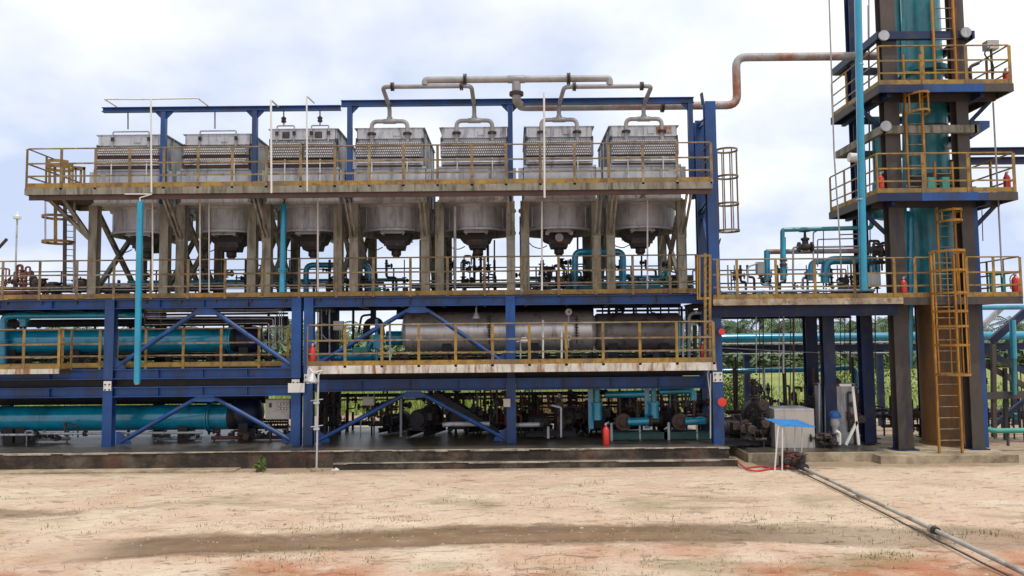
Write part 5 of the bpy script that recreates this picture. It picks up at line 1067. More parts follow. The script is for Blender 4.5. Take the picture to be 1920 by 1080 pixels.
# turquoise piping on the walkway deck
pg('process_pipe', 'dull teal overhead pipe with drop leg left of the tower', [('pipe', T(pp([(1467, 526, 22.3), (1467, 431, 22.3), (1633, 427, 22.3), (1638, 400, 22.3)], 22.3), .065, 12, .06), 'tealold'), ('drop_leg', T([at(1469, 445, 22.28), at(1469, 524, 22.28)], .07, 12), 'teal'), ('flange', flanges([(at(1469, 487, 22.28), (0,0,1)), (at(1469, 497, 22.28), (0,0,1))], .11), 'iron')])
pg('process_pipe', 'pinkish grey overhead pipe with turquoise leg at the walkway', [('pipe', T(pp([(1437, 472), (1650, 470)], 22.8), .075, 12), 'piperust'), ('drop_leg', T(pp([(1438, 470), (1438, 526)], 22.8), .09, 12), 'tealbright')])
pg('process_pipe', 'thick teal double elbow pipe behind the walkway rail', [('pipe', T(pp([(1547, 530), (1547, 488), (1642, 487), (1642, 515)], 22.9), .13, 16, .28), 'teal'), ('side_pipe', T(pp([(1520, 526), (1520, 492), (1545, 490)], 22.9), .08, 12, .15), 'teal'), ('flange', flanges([(at(1547, 515, 22.9), (0,0,1)), (at(1520, 512, 22.9), (0,0,1))], .19), 'teal')])
pg('process_pipe', 'small pipe with handwheel gate valve above the walkway', (lambda b, w_: (valve(b, w_, at(1510, 463, 22.4), (1,0,0), 1.5), [('pipe', T(pp([(1487, 535), (1487, 464), (1610, 462)], 22.4), .03, 8, .06), 'pipegrey'), ('gate_valve', b, 'iron'), ('handwheel', w_, 'iron')])[1])(MB(), MB()))
pg('process_pipe', 'thin grey lines at the left of the tower above the walkway', [('pipe', T(pp([(1533, 500), (1533, 449), (1608, 447)], 22.6), .02, 8, .05), 'pipegrey'), ('second_pipe', T(pp([(1525, 530), (1525, 436), (1541, 428)], 22.35), .022, 8, .05), 'pipegrey'), ('third_pipe', T(pp([(1575, 440), (1608, 439)], 22.6), .02, 8), 'pipegrey'), ('fourth_pipe', T(pp([(1544, 510), (1544, 432)], 22.4), .014, 8), 'iron')])
cluster('jumble of small valves low behind the left part of the walkway rail', xw(1352, 22.4), xw(1440, 22.4), 22.2, 22.9, ZW, ZW + .38, 6, 51, 'teal', 'iron', vs=.9)
cluster('jumble of small valves low between the elbow pipes and the tower', xw(1548, 22.4), xw(1640, 22.4), 22.2, 22.9, ZW, ZW + .55, 8, 52, 'pipegrey', 'iron', vs=1.0)
cluster('small valves low behind the middle of the walkway rail', xw(1445, 22.4), xw(1540, 22.4), 22.2, 22.9, ZW, ZW + .35, 6, 53, 'iron', 'teal', vs=1.0)
pipe('process_pipe', 'pale grey pipe lying along the linking walkway floor', [at(1352, 547, 22.0), at(1640, 544, 22.0)], .045, 'galv')
pipe('conduit', 'bent grey conduit at the junction box of the walkway', [at(1402, 530, 22.55), at(1402, 500, 22.55), at(1421, 494, 22.55)], .025, 'galv', .1)
pipe('lightning_rod', 'thin dark tilted rod beside the blue posts', [at(1347, 462, 22), at(1351, 447, 22)], .02, 'iron')
# ------------------------------------------------------------ ground equipment right
Yc = 21.9; a = at(1452, 768, Yc); c = at(1528, 838, Yc)
t = thing('metal_cabinet', ((a.x+c.x)/2, Yc + .45, .247), 'plain grey metal box cabinet on the equipment pad', 'cabinet')
MB().box(a.x, c.x, Yc, Yc + 1.1, .25, a.z - .0).build('housing', 'sheet', t)
b = MB().box(a.x - .006, c.x + .006, Yc - .006, Yc + 1.106, a.z - .03, a.z + .012).box(c.x - .02, c.x + .004, Yc - .004, Yc, .25, a.z - .031).box(a.x - .004, a.x + .02, Yc - .004, Yc, .25, a.z - .031); b.build('rim', 'galv', t)
pr2 = xx(1560, 760, 23.2)
t = thing('storage_tank', (xx(1568, 780, 23.2), 23.2, .247), 'dark grey cylindrical tank behind the metal cabinet', 'tank')
MB().lathe((xx(1568, 780, 23.2), 23.2, .25), (0,0,1), [(0,.58),(zy(1568, 722, 23.2) - .25,.58),(zy(1568, 720, 23.2) - .24,.5)], 28).build('shell', 'galvd', t)
MB().lathe((xx(1568, 780, 23.2), 23.2, zy(1568, 721, 23.2)), (0,0,1), [(0,.62),(.03,.62),(.04,.2),(.2,.1)], 24).build('lid', 'iron', t)
pv = MB(); 
for px in (1536, 1548): pv.tube([at(px, 830, 22.55), at(px, 718, 22.55)], .03, 8)
pv.build('side_pipe', 'galvd', t)
t = thing('support_stand', at(1600, 835, 21.9), 'pale angle iron stand with diagonal leg beside the tank', 'stand')
for p_, q_ in (((1598, 720), (1610, 834)), ((1574, 722), (1601, 722)), ((1586, 834), (1607, 790))): MB().bar(at(*p_, 21.9), at(*q_, 21.9), .07, .05, (0,1,0)).build('leg' if p_[1] != q_[1] else 'crossbar', 'white', t)
t = thing('filter_housing', at(1566, 834, 22.0), 'small pump with blue domed cover before the tank', 'filter')
MB().lathe(at(1565, 783, 22.0), (0,0,1), [(0,.17),(.05,.17),(.15,.13),(.2,.04)], 16).build('cover', 'bluetank', t)
MB().lathe(at(1567, 828, 22.0), (0,0,1), [(0,.12),(.1,.12),(.12,.08),(.4,.08),(.45,.12),(.66,.12)], 14).build('body', 'galv', t); MB().tube(pp([(1574, 834), (1574, 812), (1566, 808)], 21.95), .05, 10, fil=.06).build('outlet_pipe', 'white', t)
for sd_, a_, b_, Y_, h_, lab in ((61, 1380, 1430, 22.0, 1.0, 'dark pump and valve group left of the metal cabinet'), (62, 1400, 1450, 23.2, 1.75, 'dark valve and piping group behind the metal cabinet'), (63, 1470, 1510, 23.6, 1.7, 'small valves standing behind the cabinet top'), (64, 1532, 1560, 21.7, .5, 'low valves right of the metal cabinet'), (65, 1580, 1600, 22.6, 1.6, 'rusty instrument piping before the tank'), (66, 1645, 1720, 24.2, 1.4, 'pale pipes and valves between tank and tower leg')):
    cluster(lab, xw(a_, Y_), xw(b_, Y_), Y_ - .2, Y_ + .4, .249 if sd_ != 66 else .249, .25 + h_, 6, sd_, 'iron', 'iron' if sd_ != 65 else 'rust', vs=1.1)
place(pr, 1, (xx(1400, 825, 22.4), 22.4, .249), .2, 'rusty pump on the equipment pad left of the cabinet')
place(pr, 1, (xx(1420, 800, 23.5), 23.5, .249), 1.5, 'dark pump behind the left side of the metal cabinet', sc_=(1.3, 1.3, 1.6))
pipe('process_pipe', 'grey pipe end poking out left of the pad pumps', [at(1354, 786, 22.3), at(1393, 788, 22.3)], .05, 'galv')
# valve shelter with blue roof
Ys = 19.7; t = thing('valve_shelter', (xx(1485, 870, 20), 20.0, 0), 'knee high shelter with blue corrugated roof on thin posts', 'shelter')
f0, f1, b1, b0 = at(1466, 799, Ys), at(1532, 801, Ys), at(1496, 787, 20.7), at(1434, 785, 20.7)
rf = MB(); n = 34; vs = []
for j in range(2):
    pa, pb_ = ((f0, f1), (b0, b1))[j]
    for i in range(n + 1): vs.append(pa.lerp(pb_, i / n) + Vector((0,0,.016 * math.sin(i * 1.6))))
rf.add(vs + [v - Vector((0,0,.004)) for v in vs], [(i, i+1, n+2+i, n+1+i) for i in range(n)] + [(2*n+2+i, 3*n+3+i, 3*n+4+i, 2*n+3+i) for i in range(n)] + [(i, 2*n+2+i, 2*n+3+i, i+1) for i in range(n)])
rf.build('corrugated_roof', 'bluesheet', t)
for px, py0, Y_, x2 in ((1459, 800, 19.75, 1452), (1467, 802, 19.75, 1466), (1491, 797, 20.2, 1489), (1504, 799, 20.1, 1502)): MB().tube([at(px, py0, Y_), Vector((xx(x2, 870, Y_), Y_, -.03))], .022 if px < 1480 else .016, 8).build('post', 'white', t)
cluster('tangle of small rusty valves under the blue roofed shelter', xx(1462, 860, 19.9), xx(1500, 860, 19.9), 19.7, 20.1, 0, .55, 6, 71, 'iron', 'rust', vs=.9)
t = thing('ground_pipeline', (9, 15, 0), 'long grey steel pipeline running over the sand to the lower right corner', 'pipeline')
A0 = at(1503, 874, 19.75); A0.z = .10; 
def gp(px, py, z): 
    d = at(px, py, 1.0) - Vector((0,0,H)); k = (z - H) / d.z; return Vector((0,0,H)) + d * k
M['dullpipe'] = mat('dull_weathered_pipe', (0.36, 0.34, 0.31), .6, blot=(0.17, 0.12, 0.09), blot_amt=.35)
pa, pb_, pc = gp(1506, 877, .11), gp(1750, 993, .12), gp(1975, 1100, .12)
MB().tube([pa, pb_], .036, 12).build('pipe', 'dullpipe', t); MB().tube([pb_, pc], .038, 12).build('pipe', 'dullpipe', t)
dr = (pb_ - pa).normalized(); side_ = Vector((-dr.y, dr.x, 0)); side_ = side_ if side_.x < 0 else -side_
MB().tube([pa + side_*.14 - Vector((0,0,.06)), pc + side_*.14 - Vector((0,0,.08))], .013, 8).build('small_pipe', 'brown', t)
flange(MB(), pb_ - dr*.03, dr, .075).build('flange', 'dullpipe', t); flange(MB(), pb_ + dr*.07, dr, .07).build('flange', 'iron', t)
for f in (.03, .35, .69):
    q = pa.lerp(pc, f); MB().box(q.x - .09, q.x + .12, q.y - .08, q.y + .08, -.04, q.z - .045).build('sleeper', 'stone', t)
for q, s_ in ((pa + Vector((0,0,.02)), 1.0), (pa - dr*.5, .9)):
    b = MB(); w_ = MB(); valve(b, w_, q, dr, s_); b.build('gate_valve', 'iron', t); w_.build('handwheel', 'iron', t)
MB().tube([pa - dr*1.0, pa], .036, 10).build('pipe', 'dullpipe', t)
hs = [gp(1384, 866, .12), gp(1394, 876, .04), gp(1412, 884, .03), gp(1440, 880, .03), gp(1462, 872, .05), gp(1478, 874, .12)]
pipe('hose', 'red hose curling from the shelter toward the plinth corner', hs, .024, 'redhose', .4)
pipe('hose', 'second red hose lying flat beside the shelter', [gp(1402, 877, .03), gp(1430, 873, .03), gp(1450, 880, .03), gp(1474, 877, .03)], .02, 'redhose', .4)
tag(MB().box(-.09,.09,-.06,.06,0,.04).lathe((0.02,0,.04),(0,0,1),[(0,.05),(.03,.02)],6).build('litter', 'white'), 'crumpled white scrap on the plinth step', 'litter').location = (xx(629, 862, 20.35), 20.35, .0)
# distant mast
t = thing('light_mast', (xx(31, 560, 60), 60, 0), 'distant thin lamp mast with a saucer shaped head at the left', 'lamp mast'); X = xx(31, 450, 60)
MB().tube([(X, 60, 0), (X, 60, zy(31, 411, 60))], .07, 8).build('pole', 'galv', t); MB().lathe((X, 60, zy(31, 411, 60)), (0,0,1), [(0,.1),(.02,.27),(.22,.3),(.3,.08),(.65,.02)], 16).build('lamp_head', 'lens', t)
pipe('mast_arm', 'dark slanting boom tip at the left edge', [at(-30, 495, 40), at(13, 448, 40)], .08, 'iron')
# ------------------------------------------------------------ tower
tw = thing('steel_tower', (11.9, 22.9, .2), 'tall weathered blue and brown tower frame of four columns', 'steel tower')
XTa, XTb = xx(1688, 700, 21.75), xx(1822, 700, 21.75); YTa, YTb = 21.75, 24.2; ZTOP = 14.6
for X0_ in (XTa, XTb):
    for Y in (YTa, YTb):
        X = X0_ + (.16 if Y == YTb and X0_ == XTa else 0)
        m = 'brown' if Y == YTa else 'darkblue'; wd = .42 if X0_ == XTa and Y == YTa else .34
        MB().ibeam((X, Y, .22), (X, Y, ZTOP), wd, .34, .035, up=(0,1,0)).build('column', m, tw)
        MB().box(X - wd*.75, X + wd*.75, Y - .28, Y + .28, .2, .23).build('base_plate', 'darkblue', tw)
        if Y == YTa: MB().prism([(X - wd*.75, .23), (X - wd*.5, .23), (X - wd*.5, .55)], Y - .02, Y + .02).build('stiffener', 'darkblue', tw), MB().prism([(X + wd*.75, .23), (X + wd*.5, .55), (X + wd*.5, .23)], Y - .02, Y + .02).build('stiffener', 'darkblue', tw)
MB().bar((XTb + .26, YTa + .05, .24), (XTb + .26, YTa + .05, 7.6), .14, .3, (0,1,0)).build('blue_post', 'blue', tw)
def band(py, h, m):
    z = zy(1740, py, YTa - .25)
    MB().bar((XTa - .35, YTa - .25, z), (XTb + .3, YTa - .25, z), .14, h).build('girder', m, tw)
    MB().bar((XTa - .35, YTa - .32, z - .0), (XTa - .35, YTb + .3, z), .14, h).build('girder', m, tw)
    MB().bar((XTb + .3, YTa - .32, z - .0), (XTb + .3, YTb + .3, z), .14, h).build('girder', m, tw)
    MB().bar((XTa - .35, YTb + .25, z), (XTb + .3, YTb + .25, z), .139, h*.99).build('girder', m, tw)
band(243, .22, 'leg'); band(67, .22, 'darkblue')
def tplat(pyf, label, rl, pxl, pxr, yf=21.0, yb=24.2):
    x0 = xx(pxl, pyf, yf); x1 = xx(pxr, pyf, yf)
    z = zy(1780, pyf, yf); t = thing('tower_platform', ((x0+x1)/2, (yf+yb)/2, z - .25), label, 'platform', 'tower platforms')
    g_ = MB(); hx0, hx1 = XTa + .2, XTb - .2
    g_.box(x0, x1, yf, YTa + .55, z - .04, z).box(x0, hx0, YTa + .551, yb, z - .04, z).box(hx1, x1, YTa + .551, yb, z - .04, z).box(hx0 + .001, hx1 - .001, YTb - .1, yb, z - .04, z); g_.build('grating', 'deck', t)
    MB().bar((x0 + 1.2, yf - .03, z - .12), (x1 - .8, yf - .03, z - .12), .06, .22).build('front_girder', 'blue', t)
    MB().bar((x0 - .03, yf - .03, z - .12), (x0 + 1.195, yf - .03, z - .12), .06, .22).build('front_girder', 'darkblue', t)
    MB().bar((x1 - .795, yf - .03, z - .12), (x1 + .03, yf - .03, z - .12), .06, .22).build('front_girder', 'brown', t)
    for X in (x0, x1): MB().bar((X, yf + .002, z - .12), (X, yb, z - .12), .06, .22).build('side_girder', 'brown', t)
    MB().bar((x0, yb - .03, z - .13), (x1, yb - .03, z - .13), .06, .2).build('rear_girder', 'darkblue', t)
    for X in (XTa - .3, XTb + .3): MB().bar((X, yf + .1, z - .2), (X, yb - .1, z - .2), .12, .24).build('bearer', 'darkblue', t)
    MB().bar((x0 + .1, 21.6, z - .2), (x1 - .1, 21.6, z - .2), .12, .22).build('bearer', 'dark', t)
    for X, sg in ((XTa - .2, -1), (XTb + .2, 1)): MB().bar((X, YTa + .1, z - 1.0), (X + sg*.75, YTa + .1, z - .25), .08, .1).build('knee_brace', 'darkblue', t)
    railing(rl, [(x0 + .02, yb - .1), (x0 + .02, yf + .0), (x1 - .02, yf + .0), (x1 - .02, yb - .1)], z + .003, step=1.22, m='yellow', mp='yellow', mt='yellow', pw=.09, tr=.024)
    return z
ZP4 = tplat(361, 'middle tower platform with blue and rusty front girder', 'yellow rail round the middle tower platform', 1645, 1904)
ZP5 = tplat(158, 'upper tower platform with blue front girder', 'yellow rail round the upper tower platform', 1648, 1896)
X3a, X3b = XW1 + .01, xx(1918, 560, YW)
z3 = zy(1800, 557, YW)
deckslab('tower_platform', 'deck', X3a, X3b, YW, 24.6, z3, .04, 'lowest tower platform level with the linking walkway', 'platform', 'brown', .2)
railing('yellow rail of the lowest tower platform right of the caged ladder', [(xx(1815, 540, YW), YW + .03), (X3b - .02, YW + .03), (X3b - .02, 24.0)], z3, step=.8, m='yellow', mp='yellow')
railing('yellow rail of the lowest tower platform left of the caged ladder', [(X3a + .35, YW + .03), (xx(1748, 540, YW), YW + .03)], z3, step=.8, m='yellow', mp='yellow')
# vessels in the tower
Yt = 22.9; Xv = xx(1748, 450, Yt)
t = thing('distillation_column', (Xv, Yt, .2), 'tall streaked turquoise column vessel with a rusty brown skirt', 'column vessel')
zl = zy(1760, 560, Yt); z4 = ZP4; z5 = ZP5
MB().lathe((Xv + .1, Yt, .2), (0,0,1), [(0,.68),(.06,.68),(.061,.60),(zl - .2, .60)], 40).build('skirt', 'skirt', t)
MB().lathe((Xv + .03, Yt, zl + .001), (0,0,1), [(0,.60),(z4 - zl + .3,.60)], 40).build('shell', 'tealold', t)
MB().lathe((Xv + .03, Yt, z4 + .3), (0,0,1), [(0,.60),(.02,.78),(.1,.78),(.101,.62),(.13,.62),(.131,.78),(.22,.78),(.23,.56),(.55,.56)], 40).build('girth_flange', 'brown', t)
MB().lathe((Xv, Yt, z4 + .851), (0,0,1), [(0,.56),(z5 - z4 - .55,.56)], 40).build('shell', 'tealold', t)
MB().lathe((Xv - .02, Yt, z5 + .3), (0,0,1), [(0,.56),(.02,.74),(.1,.74),(.101,.6),(.13,.6),(.131,.74),(.22,.74),(.23,.5),(.6,.5),(.62,.72),(.75,.72),(.76,.52),(ZTOP - z5 - .2,.52)], 40).build('shell', 'tealold', t)
MB().lathe((Xv, Yt, z4 + 2.3), (0,0,1), [(0,.575),(.04,.575)], 40).build('band', 'brown', t)
X2 = xx(1652, 280, 24.0)
t = thing('column_vessel', (X2, 24.0, ZP4), 'narrow turquoise vessel at the left side inside the tower', 'column vessel')
MB().lathe((X2, 24.0, ZP4 - .3), (0,0,1), [(0,.1),(.05,.26),(ZP5 - ZP4 + .2,.26)], 24).build('shell', 'tealold', t)
X2 = xx(1688, 50, 23.6)
pipe('process_pipe', 'thin turquoise riser beside the dark tower leg at the top', [(xx(1683, 50, 23.4), 23.4, ZP5 - .1), (xx(1683, 50, 23.4), 23.4, ZTOP)], .11, 'tealold', n=14)
pipe('process_pipe', 'turquoise down pipe ending above the ground beside the left tower leg', [at(1706, 400, 22.6), at(1704, 692, 22.6)], .11, 'teal', n=14)
# long teal stack at the tower's left
t = thing('stack_pipe', at(1620, 548, 20.88), 'long straight turquoise pipe passing before the tower platforms', 'pipe')
MB().tube([Vector((xx(1619.5, 548, 20.8), 20.8, zy(1619, 545, 20.8))), at(1608, -30, 20.8)], .098, 16).build('pipe', 'tealbright', t)
for py in (122, 375): c = at(1612, py, 20.8); MB().lathe(c, (0,0,1), [(0,.104),(.03,.104)], 16).build('clamp', 'galv', t)
# small drum on upper platform
t = thing('small_drum', at(1667, 150, 22.0), 'white topped green drum on the left of the upper tower platform', 'drum'); c = at(1667, 152, 22.0)
MB().lathe((c.x, 22.0, ZP5 + .003), (0,0,1), [(0,.23),(.6,.23)], 24).build('shell', 'tealold', t); MB().lathe((c.x, 22.0, ZP5 + .604), (0,0,1), [(0,.24),(.1,.23),(.18,.15),(.2,.05)], 24).build('lid', 'white', t)
pipe('vent_hood', 'grey barrel shaped float lamp on the tower left edge', [at(1592, 295, 21.5), at(1606, 296, 21.5)], .13, 'white', n=14)
# ladders on the tower
Yz = 20.85
caged_ladder('big rusty yellow caged ladder climbing from the ground to the first tower platform', xx(1776, 700, Yz + .1), Yz + .1, .0, z3 + 1.15, 2.3, w_=.62, r=.42, m='yellowrust', hoops=[zy(1780, v, 20.6) for v in (702, 647, 612, 584, 550, 508, 472)], bars=5)
caged_ladder('yellow ladder from the first to the middle tower platform', xx(1778, 420, 21.5), 21.62, z3, ZP4 + 1.0, ZP4 - .8, w_=.5, r=.3, m='yellowrust', hoops=[ZP4 - .75, ZP4 - .45], bars=4)
caged_ladder('yellow ladder between the middle and upper tower platforms', xx(1714, 230, 21.4), 21.4, ZP4, ZP5 + 1.0, ZP5 - .7, w_=.48, r=.3, m='yellowrust', hoops=[ZP5 - .75, ZP5 - .25], bars=4)
caged_ladder('rust orange ladder rising past the top edge of the photo', xx(1770, 80, 21.4), 21.4, ZP5, ZTOP, None, w_=.6, m='yellowrust')
o = thing('riser_plate', at(1789, 80, 21.3), 'broad rust orange upright beside the top ladder', 'steel post'); MB().bar((xx(1791, 120, 21.5), 21.5, ZP5), (xx(1786, 0, 21.5), 21.5, ZTOP), .2, .06, (0,1,0)).build('plate', 'rust', o)
ext(1651, 345, 21.15, ZP4 + .004, 'red fire extinguisher at the left corner of the middle tower platform', 1.0)
ext(1888, 340, 21.2, ZP4 + .004, 'red fire extinguisher at the right end of the middle tower platform', 1.0)
ext(1886, 140, 21.3, ZP5 + .004, 'red fire extinguisher at the right end of the upper tower platform', .9)
ext(1694, 533, 21.2, z3 + .004, 'red fire extinguisher where the linking walkway meets the tower', .95)
ext(1904, 528, 21.25, z3 + .004, 'red fire extinguisher at the far right of the lowest tower platform', 1.1)
t = thing('tower_instrument', at(1860, 155, 21.8), 'grey instrument box on a stand at the right of the upper platform', 'instrument'); c = at(1858, 90, 21.8)
MB().tube([(c.x, 21.8, ZP5 + .003), (c.x, 21.8, c.z)], .035, 8).build('stand', 'brown', t); MB().box(c.x - .16, c.x + .18, 21.7, 21.95, c.z - .05, c.z + .2).build('housing', 'galvd', t); MB().tube([(c.x - .1, 21.7, c.z), (c.x - .3, 21.7, c.z - .2), (c.x, 21.72, c.z - .5), (c.x, 21.75, c.z - .8)], .02, 6, fil=.15).build('cable', 'black', t)
t = thing('flow_meter', at(1740, 350, 21.9), 'pale green instruments on the middle tower platform', 'instrument')
for px in (1745, 1772): 
    c = at(px, 340, 21.6); MB().box(c.x - .1, c.x + .1, 21.55, 21.7, ZP4 + .004, ZP4 + .55).build('meter', 'green', t)
t = thing('green_stand', at(1875, 545, 21.6), 'small green table stand by the right end extinguisher', 'stand'); c = at(1876, 513, 21.6)
MB().box(c.x - .3, c.x + .1, 21.5, 21.8, c.z, c.z + .05).build('top', 'green', t)
for dx in (-.27, .05): MB().box(c.x + dx - .03, c.x + dx + .05, 21.55, 21.65, z3 + .004, c.z).build('leg', 'green', t)
cluster('small valves and gauges on the left tower leg above the walkway', xw(1640, 22.2), xw(1662, 22.2), 22, 22.5, zl + .8, zl + 1.9, 4, 81, 'iron', 'iron', vs=1.0)
cluster('valves beside the column vessel on the first platform', xw(1795, 22.2), xw(1812, 22.2), 22, 22.4, z3 + .004, z3 + 1.5, 3, 82, 'iron', 'iron', vs=1.0)
cluster('dark valves on the upper tower platform right of the column', xw(1812, 22), xw(1830, 22), 22, 22.3, ZP5 + .004, ZP5 + .6, 3, 83, 'iron', 'iron', vs=1.0)
# thin stays
pipe('stay_rod', 'thin grey rod left of the tower from top edge to the walkway', [at(1554, -20, 21.2), at(1564, 290, 21.2), at(1574, 440, 21.2), at(1578, 520, 21.4)], .022, 'pipegrey', .1, n=8)
pipe('stay_rod', 'thin grey rod right of the tower below the upper platform', [at(1862, 192, 21.5), at(1879, 520, 21.5)], .024, 'pipegrey', n=8)
pipe('stay_wire', 'thin dark vertical wires behind the long turquoise pipe', [at(1627, 10, 22.6), at(1630, 345, 22.6)], .012, 'iron', n=6)
# girders running right
t = thing('pipe_bridge', at(1880, 300, 24.5), 'dark blue twin girder bridge leaving the tower to the right', 'steel frame')
for py, h in ((284, .2), (302, .2)): MB().ibeam(at(1818, py, 24.5), at(2000, py - 2, 24.5), .18, .22, .03).build('girder', 'darkblue', t)
MB().prism([(xx(1818, 232, 22.5), zy(1818, 228, 22.5)), (xx(1852, 232, 22.5), zy(1852, 228, 22.5)), (xx(1852, 240, 22.5), zy(1852, 240, 22.5)), (xx(1818, 262, 22.5), zy(1818, 262, 22.5))], 22.4, 22.7).build('bracket_plate', 'blue', t)
# stair and piping at the right edge
a_, b_ = at(1845, 655, 24.5), at(1960, 545, 24.5)
t = thing('pipe_rack', (a_.x + .8, 25, 0), 'dark blue braced rack with stair stringers at the right edge', 'steel frame')
MB().bar(at(1842, 612, 24.5), at(1880, 575, 24.5), .14, .14).build('brace', 'galvd', t); MB().bar(at(1858, 640, 24.4), at(1960, 552, 24.4), .14, .22).build('brace', 'darkblue', t)
MB().bar(at(1838, 655, 24.6), at(1960, 715, 24.6), .12, .18).build('stringer', 'darkblue', t); MB().bar(at(1845, 682, 24.2), at(1960, 745, 24.2), .12, .16).build('stringer', 'brown', t)
MB().bar(at(1846, 742, 24.0), at(1980, 738, 24.0), .2, .22).build('beam', 'brown', t); MB().bar(at(1864, 820, 24.0), at(1862, 645, 24.0), .12, .12, (0,1,0)).build('post', 'brown', t)
MB().bar(at(1860, 800, 24.5), at(1960, 720, 24.5), .12, .14).build('brace', 'darkblue', t); MB().bar(at(1884, 690, 24.1), at(1886, 825, 24.1), .1, .1, (0,1,0)).build('post', 'dark', t)
pg('process_pipe', 'turquoise overhead pipe and drop leg at the right edge', [('pipe', T(pp([(1834, 577), (1990, 575)], 24.0), .075, 12), 'teal'), ('drop_leg', T(pp([(1898, 600), (1901, 672)], 23.8), .09, 12), 'tealbright'), ('lower_leg', T([at(1901, 672, 23.8), at(1902, 740, 23.8)], .07, 12), 'tealold')])
pg('process_pipe', 'pale green ground level pipe at the right edge', [('pipe', T(pp([(1836, 801), (1862, 808), (1990, 806)], 22.5), .075, 12, .2), 'green'), ('support', T([at(1890, 810, 22.5), at(1890, 836, 22.5)], .04, 8), 'brown')])
pg('process_pipe', 'stack of short turquoise pipes low behind the right tower leg', [('pipe', T(pp([(1878, 769), (1903, 769)], 25), .09, 12), 'teal'), ('second_pipe', T(pp([(1878, 780), (1990, 780)], 25.2), .1, 12), 'tealold')])
cluster('dark piping low at the right edge behind the tower pad', xw(1835, 24.8), xw(1920, 24.8), 24.6, 25.4, 0, 1.4, 7, 84, 'iron', 'iron', vs=1.2)
cluster('pale small valves between the tower legs near the ground', xw(1712, 24.9), xw(1800, 24.9), 24.6, 25, .0, 1.0, 6, 85, 'pipegrey', 'iron', vs=1.2)
pipe('process_pipe', 'dark pipe lying behind the tower pad', [at(1640, 778, 26), at(1990, 772, 26)], .12, 'darkblue')
pipe('process_pipe', 'thin hanging chain pull right of the middle platform', [at(1841, 394, 22), at(1843, 452, 22)], .012, 'iron')
# ------------------------------------------------------------ denser piping behind and between
def rack(label, Y, runs, sup, zbase, m_sup='iron'):
    """runs: (px0, px1, py, radius, material)"""
    t = thing('pipe_rack', (xx((runs[0][0]+runs[0][1])/2, runs[0][2], Y), Y, zbase), label, 'pipe rack')
    for k, (a, b_, py, r, m) in enumerate(runs):
        y = Y + (k % 3) * .16; MB().tube([at(a, py, y), at(b_, py - (b_-a)*.0096, y)], r, 10).build('pipe', m, t)
    for px in sup:
        X = xx(px, 600, Y); zt_ = max(zy(px, r_[2], Y) for r_ in runs); MB().bar((X, Y + .2, zbase), (X, Y + .2, zt_ + .08), .07, .07, (0,1,0)).build('support', m_sup, t)
    return t
rack('pipe rack low on the cooler deck behind the left four coolers', 24.0, [(-20, 640, 541, .05, 'iron'), (60, 720, 535, .035, 'galv'), (240, 760, 529, .05, 'tealold'), (-20, 420, 547, .06, 'rust')], (30, 215, 400, 585, 735), Z3)
rack('pipe rack low on the cooler deck behind the right three coolers', 24.0, [(770, 1300, 534, .06, 'teal'), (800, 1280, 527, .03, 'galv'), (980, 1300, 521, .045, 'tealold'), (770, 1120, 539, .05, 'iron')], (800, 960, 1130, 1290), Z3)
rack('overhead pipe rack at the back of the pump bay', 24.9, [(600, 1330, 742, .06, 'iron'), (600, 1330, 750, .035, 'galv'), (930, 1330, 757, .05, 'rust'), (960, 1330, 764, .03, 'iron')], (650, 840, 1000, 1140, 1240, 1325), ZP + .009, 'dark')
rack('low pipe rack on the floor at the back of the pump bay', 25.4, [(600, 1330, 794, .08, 'dark'), (740, 1330, 786, .05, 'iron'), (960, 1330, 778, .05, 'rust')], (660, 880, 1090, 1280), ZP + .009, 'dark')
rack('pipe rack behind and under the lower turquoise vessel', 24.6, [(-20, 540, 806, .06, 'dark'), (-20, 540, 798, .04, 'rust'), (200, 540, 790, .05, 'iron')], (30, 240, 480), ZP + .009, 'dark')
rack('pipe rack behind the upper turquoise vessel', 24.9, [(-20, 540, 676, .05, 'dark'), (260, 540, 598, .05, 'iron'), (120, 540, 606, .08, 'dark'), (300, 540, 590, .035, 'teal')], (40, 250, 500), Z2 + .001, 'dark')
rack('pipe rack under the silver clad vessel', 24.9, [(600, 1300, 674, .05, 'dark'), (735, 1300, 667, .03, 'iron'), (1118, 1300, 583, .04, 'dark')], (660, 900, 1110, 1290), Z2 + .001, 'dark')
rack('low piping along the pad behind the metal cabinet', 24.9, [(1360, 1680, 772, .07, 'iron'), (1445, 1560, 674, .02, 'iron')], (1380, 1470, 1600), .249)
def drops(n, pxa, pxb, y0, y1, Ya, Yb, seed, label, group, zb, mats=('iron', 'iron', 'galv', 'rust')):
    rnd = random.Random(seed)
    for i in range(n):
        Y = rnd.uniform(Ya, Yb); px = pxa + (pxb - pxa) * (i + rnd.random()) / n; X = xx(px, (y0+y1)/2, Y); r = rnd.choice([.018, .026, .04]); zt_ = zy(px, y0, Y)
        t = thing('standpipe', (X, Y, zb), label, 'pipe', group); z1 = zb if rnd.random() < .6 else zb + rnd.uniform(.3, .8) * (zt_ - zb)
        p = [(X, Y, zt_), (X, Y, z1)]
        if z1 > zb: dx = rnd.choice([-1, 1]) * rnd.uniform(.15, .35); p += [(X + dx, Y, z1), (X + dx, Y, zb)]
        MB().tube(p, r, 8, fil=.1).build('pipe', rnd.choice(mats), t)
        if rnd.random() < .7:
            b = MB(); w_ = MB(); valve(b, w_, (X, Y, zt_ - rnd.uniform(.25, .6) * (zt_ - z1)), (0,0,1), rnd.uniform(.6, 1.0), Vector((rnd.choice([-1, 1]), -.5, 0)).normalized()); b.build('valve', rnd.choice(['iron', 'rust', 'iron']), t); w_.build('handwheel', 'iron', t)
